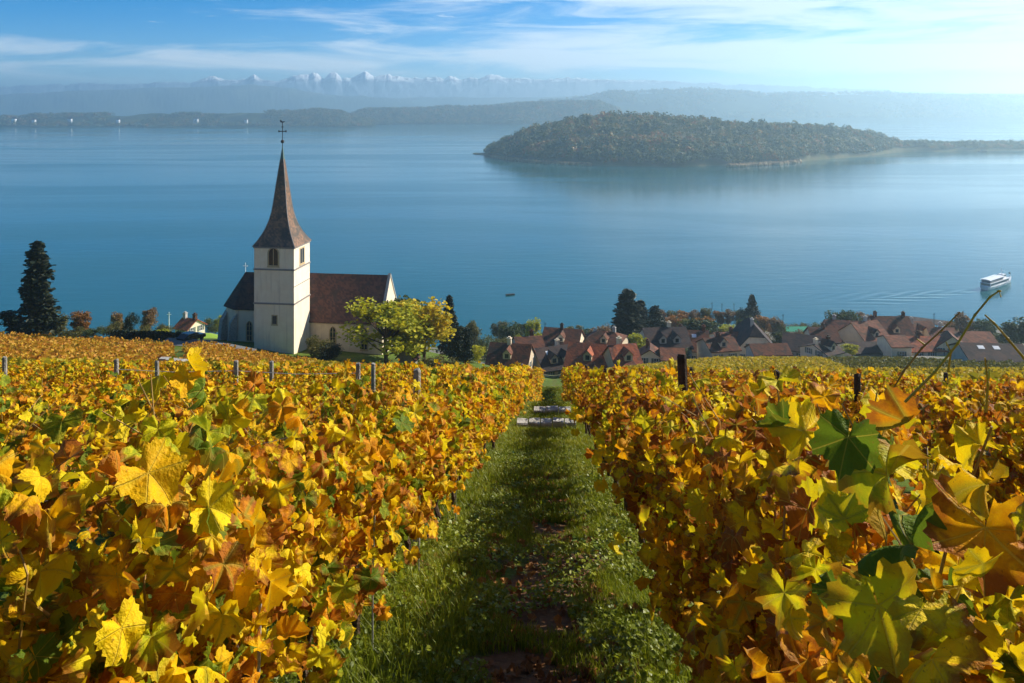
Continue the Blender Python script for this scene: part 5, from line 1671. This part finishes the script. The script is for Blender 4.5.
r_near = us_rows()
r_nr = []
for k in range(1, 30):
    u = 0.96 + 2.3 * k
    a = {1: 33, 2: 31, 3: 27}.get(k, 10)
    for s in np.arange(a, 66, 1.0):
        X, Y = xy(u, s)
        if X / Y < 0.66: r_nr.append((X, Y, *xy(u, 66))); break
field('vineyard', r_near + r_nr, 'f_field_y', 'closely planted golden vine rows filling the slope behind the front rows', 51, 0.15, 60, 1.55)
orange = rows_dir(-0.68, -0.24, 68, 122, R(24), 1.7, lambda X, Y: not (X / Y > -0.42 and X / Y < -0.40))
field('vineyard', orange, 'f_field', 'rust orange vineyard in front of the church lane', 52, 0.20, 32, 1.4)
mid_l = rows_dir(-0.25, -0.03, 62, 118, R(10), 1.8)
field('vineyard', mid_l, 'f_field_y', 'golden vineyard below the church tree', 53, 0.19, 32, 1.4)
right1 = rows_dir(0.12, 0.70, 66, 160, R(-32), 2.1, lambda X, Y: X / Y < 0.42 - (Y - 90) * 0.0006 or Y < 100)
field('vineyard', right1, 'f_field_y', 'yellow vineyard strip below the village roofs', 54, 0.20, 30, 1.1)
right2 = rows_dir(0.36, 0.70, 104, 164, R(38), 2.6, lambda X, Y: X / Y > 0.425 - (Y - 90) * 0.0006 and not (X > 78 and Y > 138 and X < 100))
field('vineyard', right2, 'f_olive', 'pale olive striped vineyard in front of the great black barn', 55, 0.20, 26, 1.0)

# ------------------------------------------------------------------ posts, stakes and wires
def post(u, s, h, r, mat, label, lean=0.0, name='vine_post'):
    X, Y = xy(u, s); z = ground(X, Y)
    b = MB(); rr_ = random.Random(int(u * 100 + s * 37))
    b.tube([(0, 0, -0.3), (rr_.uniform(-.01, .01), 0, h * 0.5), (lean, rr_.uniform(-.01, .01), h - 0.02), (lean, 0, h)], [r, r * 0.97, r * 0.95, r * 0.8], 9)
    o = b.build(name, M[mat]); o.location = (X, Y, z); o.rotation_euler = (0, 0, rr_.uniform(0, 6))
    return tag(o, label, 'post', 'trellis posts of the vineyard')


post(0.99, 6.2, 1.86, 0.038, 'wood_dark', 'thick tarred post rising above the shaded row, with leaves climbing it', 0.04)
for k, (row, ss, mat) in enumerate([('L1', (15.0, 16.3), 'wood_grey'), ('L2', (15.0, 16.9), 'wood_grey'), ('L3', (15.0, 16.6), 'wood_grey'), ('L4', (15.2,), 'wood_grey'),
                                    ('L0', (7.7, 19.0, 33.0), 'wood_grey'), ('R0', (14.5, 23.0, 34.0, 47.0), 'wood_dark'), ('R1', (9.1, 12.3, 20.0), 'wood_dark'), ('R2', (9.8, 15.4), 'wood_dark'), ('R3', (11.9, 17.0), 'wood_dark')]):
    u, nm = ROWS[row]
    for q, s in enumerate(ss):
        cc = 'weathered grey' if mat == 'wood_grey' else 'dark tarred'
        hh = 1.74 if mat == 'wood_grey' else 1.74
        if row == 'L0': hh = 1.74
        post(u + 0.02, s, hh, 0.045 if s > 12 else 0.036, mat, f'{cc} trellis post, {ords[q]} one along {nm}')
# bright metal stakes beside the stems of the two front rows
for q, (u, s, h) in enumerate([(-1.09, 2.95, 0.95), (-1.10, 4.9, 0.9), (-1.12, 6.7, 0.9), (-1.08, 8.9, 0.95)]):
    X, Y = xy(u, s); b = MB(); b.tube([(0, 0, -0.2), (0.0, 0, h * 0.5), (0.012, 0, h)], 0.006 if q else 0.007, 6)
    o = b.build('vine_stake', M['zinc']); o.location = (X, Y, ground(X, Y)); tag(o, f'thin pale metal stake, {ords[q]} from the camera along the sunlit row', 'stake', 'metal stakes along the sunlit row')
# trellis wires
for row, a, b_, zz, nm in [('L0', 0.5, 33, 1.42, 'upper wire of the sunlit row'), ('L0', 0.5, 33, 0.78, 'lower wire of the sunlit row'), ('R0', 0.4, 34, 1.42, 'upper wire of the shaded row'), ('R0', 0.4, 34, 0.78, 'lower wire of the shaded row')]:
    u = ROWS[row][0]; b = MB(); pts = []
    for s in np.arange(a, b_, 1.5):
        X, Y = xy(u, s); pts.append((X, Y, ground(X, Y) + zz))
    b.tube(pts, 0.0014, 4); tag(b.build('trellis_wire', M['iron']), f'thin steel trellis wire, {nm}', 'wire')
for ra, sa_, rb_, sb_, lab in [('L1', 15.0, 'L2', 15.0, 'end wire strung between two weathered grey posts before the church'), ('L2', 15.0, 'L3', 15.0, 'end wire strung between the weathered grey posts before the orange vines')]:
    b = MB(); A_ = Vector((*xy(ROWS[ra][0], sa_), 0)); B_ = Vector((*xy(ROWS[rb_][0], sb_), 0)); A_.z = ground(A_.x, A_.y) + 1.55; B_.z = ground(B_.x, B_.y) + 1.55
    b.tube([A_, (A_ + B_) / 2 - Vector((0, 0, 0.04)), B_], 0.006, 5); tag(b.build('trellis_wire', M['zinc']), lab, 'wire')
# fence at the edge of the orange vineyard and the stone coping beside it
for q in range(7):
    X, Y = P(30 + q * 27, 366, 64)[:2]; z = ground(X, Y)
    b = MB(); b.box(-0.05, 0.05, -0.05, 0.05, -0.2, 1.35); o = b.build('fence_post', M['wood_grey']); o.location = (X, Y, z)
    tag(o, f'low grey fence post, {ords[q]} along the foot of the orange vineyard', 'post', 'fence posts below the orange vineyard')
for (px0, px1, Y, lab) in [(160, 180, 72, 'broken line of pale coping stones in the orange vineyard'), (182, 190, 69, 'short piece of pale coping next to the longer line of stones')]:
    b = MB(); A_, B_ = P(px0, 0, Y + 3), P(px1, 0, Y - 2)
    for k in range(6):
        f0, f1 = k / 6, (k + 0.94) / 6
        p0, p1 = A_.lerp(B_, f0), A_.lerp(B_, f1); z = ground(p0.x, p0.y)
        b.box(p0.x, p1.x, p0.y - 0.3, p0.y + 0.3, z - 0.3, z + 1.55 + 0.03 * (k % 2))
    tag(b.build('stone_wall', M['stone']), lab, 'wall')

# ------------------------------------------------------------------ long bare shoots and the big front leaves of the shaded row
gl = np.random.default_rng(4)


def bare_shoot(pts, rad, mat, label, leaves=()):
    """a shoot that has outgrown the wires: px, py, distance along it"""
    W_ = [P(*p) for p in pts]
    o = thing('vine_shoot', label, 'shoot', W_[0], group='long shoots above the shaded row')
    b = MB(); loc = [w_ - W_[0] for w_ in W_]
    n = len(loc); rads = [rad * (1 - 0.45 * i / (n - 1)) for i in range(n)]
    b.tube(loc, rads, 8)
    for i in range(1, n - 1):          # swollen nodes
        dd = (loc[i + 1] - loc[i - 1]).normalized() * rad * 1.4
        b.tube([loc[i] - dd, loc[i], loc[i] + dd], [rads[i] * 0.9, rads[i] * 1.45, rads[i] * 0.9], 8)
    b.build('cane', M[mat], o)
    if leaves:
        Pp = np.array([list(P(*l[:3]) - W_[0]) for l in leaves]); S = np.array([l[3] for l in leaves])
        N = np.array([l[4] for l in leaves], float); Tp = np.array([l[5] for l in leaves], float)
        V, L_, S_, U = scatter_leaves(HI, Pp, N, Tp, S, gl)
        f = link_obj('leaf', np_mesh('leaf', V, L_, S_, M['vine'], U, smooth=True), o); f.color = (0.5, 0, 0, 1)
        f['kind'] = 'stuff' if False else ''
        del f['kind']
    return o


bare_shoot([(905, 402, 1.32), (935, 372, 1.30), (958, 343, 1.29), (975, 315, 1.28), (990, 297, 1.27), (999, 291, 1.265), (1001, 297, 1.26)], 0.0021, 'cane_y', 'long yellow shoot with a bent brown tip, reaching up to the passenger boat')
bare_shoot([(880, 412, 1.7), (903, 372, 1.68), (922, 348, 1.66), (942, 330, 1.65), (960, 312, 1.64)], 0.0024, 'cane', 'brown shoot with a side twig, standing against the red roofed terrace')
bare_shoot([(1040, 372, 1.15), (1024, 358, 1.15), (1008, 339, 1.15), (994, 323, 1.15), (985, 315, 1.15)], 0.0021, 'cane_y', 'thick yellow shoot in front of the great black barn')
bare_shoot([(986, 412, 1.3), (988, 385, 1.29), (985, 358, 1.28)], 0.0021, 'cane_y', 'short upright twig before the black barn, below the thick yellow shoot')
bare_shoot([(925, 345, 1.66), (917, 339, 1.66)], 0.0021, 'cane_y', 'short side twig forking off the brown shoot')
bare_shoot([(948, 372, 1.30), (951, 352, 1.295), (946, 342, 1.29)], 0.0018, 'cane_y', 'thin curled tendril stalk beside the long yellow shoot')

# ------------------------------------------------------------------ grass, weeds and fallen leaves on the path


def blades(n, smin, smax, umin, umax, hmin, hmax, wid, g, dens_pow=1.0):
    s = smin + (smax - smin) * g.uniform(0, 1, n) ** dens_pow
    u = g.uniform(umin, umax, n)
    X, Y = xy(u, s)
    cl_ = fbm(u * 2.3 + 9, s * 2.3, 61, 3)
    bare = np.exp(-((u + 0.06) / 0.42) ** 2) * np.clip((13 - s) / 6, 0.12, 1)
    keep_ = (cl_ - 0.6 * bare * (0.45 + fbm(u * 1.7, s * 1.7, 62, 3)) ) > 0.24
    X, Y, s, u, cl_ = X[keep_], Y[keep_], s[keep_], u[keep_], cl_[keep_]
    n = len(X)
    Z = ground_np(X, Y)
    h = g.uniform(hmin, hmax, n) * (0.25 + 1.3 * fbm(u * 3.1, s * 3.1, 64, 3))
    a = g.uniform(0, 2 * math.pi, n); ln = g.uniform(0.15, 0.75, n) * h
    dxy = np.stack([np.cos(a), np.sin(a)], -1); px_ = np.stack([-np.sin(a), np.cos(a)], -1) * (wid * g.uniform(0.6, 1.3, n))[:, None]
    B0 = np.stack([X, Y, Z - 0.01], -1)
    V = np.zeros((n, 5, 3))
    V[:, 0] = B0; V[:, 1] = B0; V[:, 0, :2] -= px_; V[:, 1, :2] += px_
    midp = B0.copy(); midp[:, :2] += dxy * (ln * 0.35)[:, None]; midp[:, 2] += h * 0.62
    V[:, 2] = midp; V[:, 3] = midp; V[:, 2, :2] += px_ * 0.7; V[:, 3, :2] -= px_ * 0.7
    tp_ = B0.copy(); tp_[:, :2] += dxy * ln[:, None]; tp_[:, 2] += h
    V[:, 4] = tp_
    i = np.arange(n)[:, None] * 5
    loops = np.concatenate([i + np.array([[0, 1, 2, 3]]), i + np.array([[3, 2, 4]])], 1).ravel()
    sizes = np.tile([4, 3], n)
    return V.reshape(-1, 3), loops, sizes


gg = np.random.default_rng(12)
parts = [blades(110000, 2.6, 9.0, -1.9, 1.5, 0.04, 0.115, 0.0028, gg, 1.15), blades(90000, 9.0, 26.0, -1.7, 1.4, 0.06, 0.15, 0.0055, gg, 1.25), blades(50000, 26, 72, -1.6, 1.3, 0.07, 0.16, 0.013, gg, 1.2),
         blades(1500, 2.9, 6.5, -1.2, -0.6, 0.15, 0.27, 0.0036, gg)]
base = 0; Vv, Ll, Sz = [], [], []
for v, l, z in parts:
    Vv.append(v); Ll.append(l + base); Sz.append(z); base += len(v)
tag(link_obj('grass', np_mesh('grass', np.concatenate(Vv), np.concatenate(Ll), np.concatenate(Sz), M['grass'])), 'uneven green grass growing on the path between the vine rows', 'grass', kind='stuff')


def ground_leaves(name, n, smin, smax, umin, umax, size, mat, lbl, cat, temps, flat, lift, g, cond=None, dens_pow=1.0):
    s = smin + (smax - smin) * g.uniform(0, 1, n) ** dens_pow; u = g.uniform(umin, umax, n)
    if cond is not None:
        k = cond(u, s); s, u = s[k], u[k]
    n = len(s)
    X, Y = xy(u, s)
    P_ = np.stack([X, Y, ground_np(X, Y) + g.uniform(0.005, lift, n)], -1)
    N = np.stack([g.normal(0, flat, n), g.normal(0, flat, n), np.ones(n)], -1)
    Tp = g.normal(size=(n, 3))
    V, L_, S_, U = scatter_leaves(temps, P_, N, Tp, size * g.uniform(0.5, 1.3, n), g)
    return tag(link_obj(name, np_mesh(name, V, L_, S_, M[mat], U)), lbl, cat, kind='stuff')


ground_leaves('weeds', 48000, 2.6, 16, -1.9, 1.5, 0.036, 'weed', 'broad leaved weeds and clover among the grass of the path', 'weeds', LOW, 0.5, 0.11, gg,
              lambda u, s: fbm(u * 1.8 + 3, s * 1.8, 71, 3) - 0.30 * np.exp(-((u + 0.1) / 0.36) ** 2) > 0.40, 1.2)
ground_leaves('fallen_leaves', 2200, 2.8, 14, -1.8, 1.4, 0.085, 'litter', 'brown fallen vine leaves strewn over the path', 'leaf litter', MID[:5], 0.35, 0.03, gg,
              lambda u, s: 0.8 * np.exp(-((u + 0.1) / 0.7) ** 2) + 0.35 * (np.abs(u) > 0.7) + 0.6 * fbm(u * 2, s * 2, 81, 2) > 0.72, 1.2)
X, Y = xy(0.27, 4.15)
yl = np.array([[0, 0, 0.06], [0.05, 0.02, 0.07], [-0.04, 0.03, 0.05]])
V, L_, S_, U = scatter_leaves(HI[:3], yl, np.array([[0, -0.5, 1], [0.3, -0.6, 0.8], [-0.3, -0.5, 0.9]]), np.array([[0.4, 1, 0], [1, -0.2, 0], [-1, 0.4, 0.2]]), np.array([0.075, 0.07, 0.06]), gg)
lf = link_obj('fallen_leaf', np_mesh('fallen_leaf', V, L_, S_, M['f_yellow'], U, smooth=True)); lf.location = (X, Y, ground(X, Y) + 0.05)
tag(lf, 'bright yellow fallen vine leaf caught in the grass near the shaded row', 'leaf')
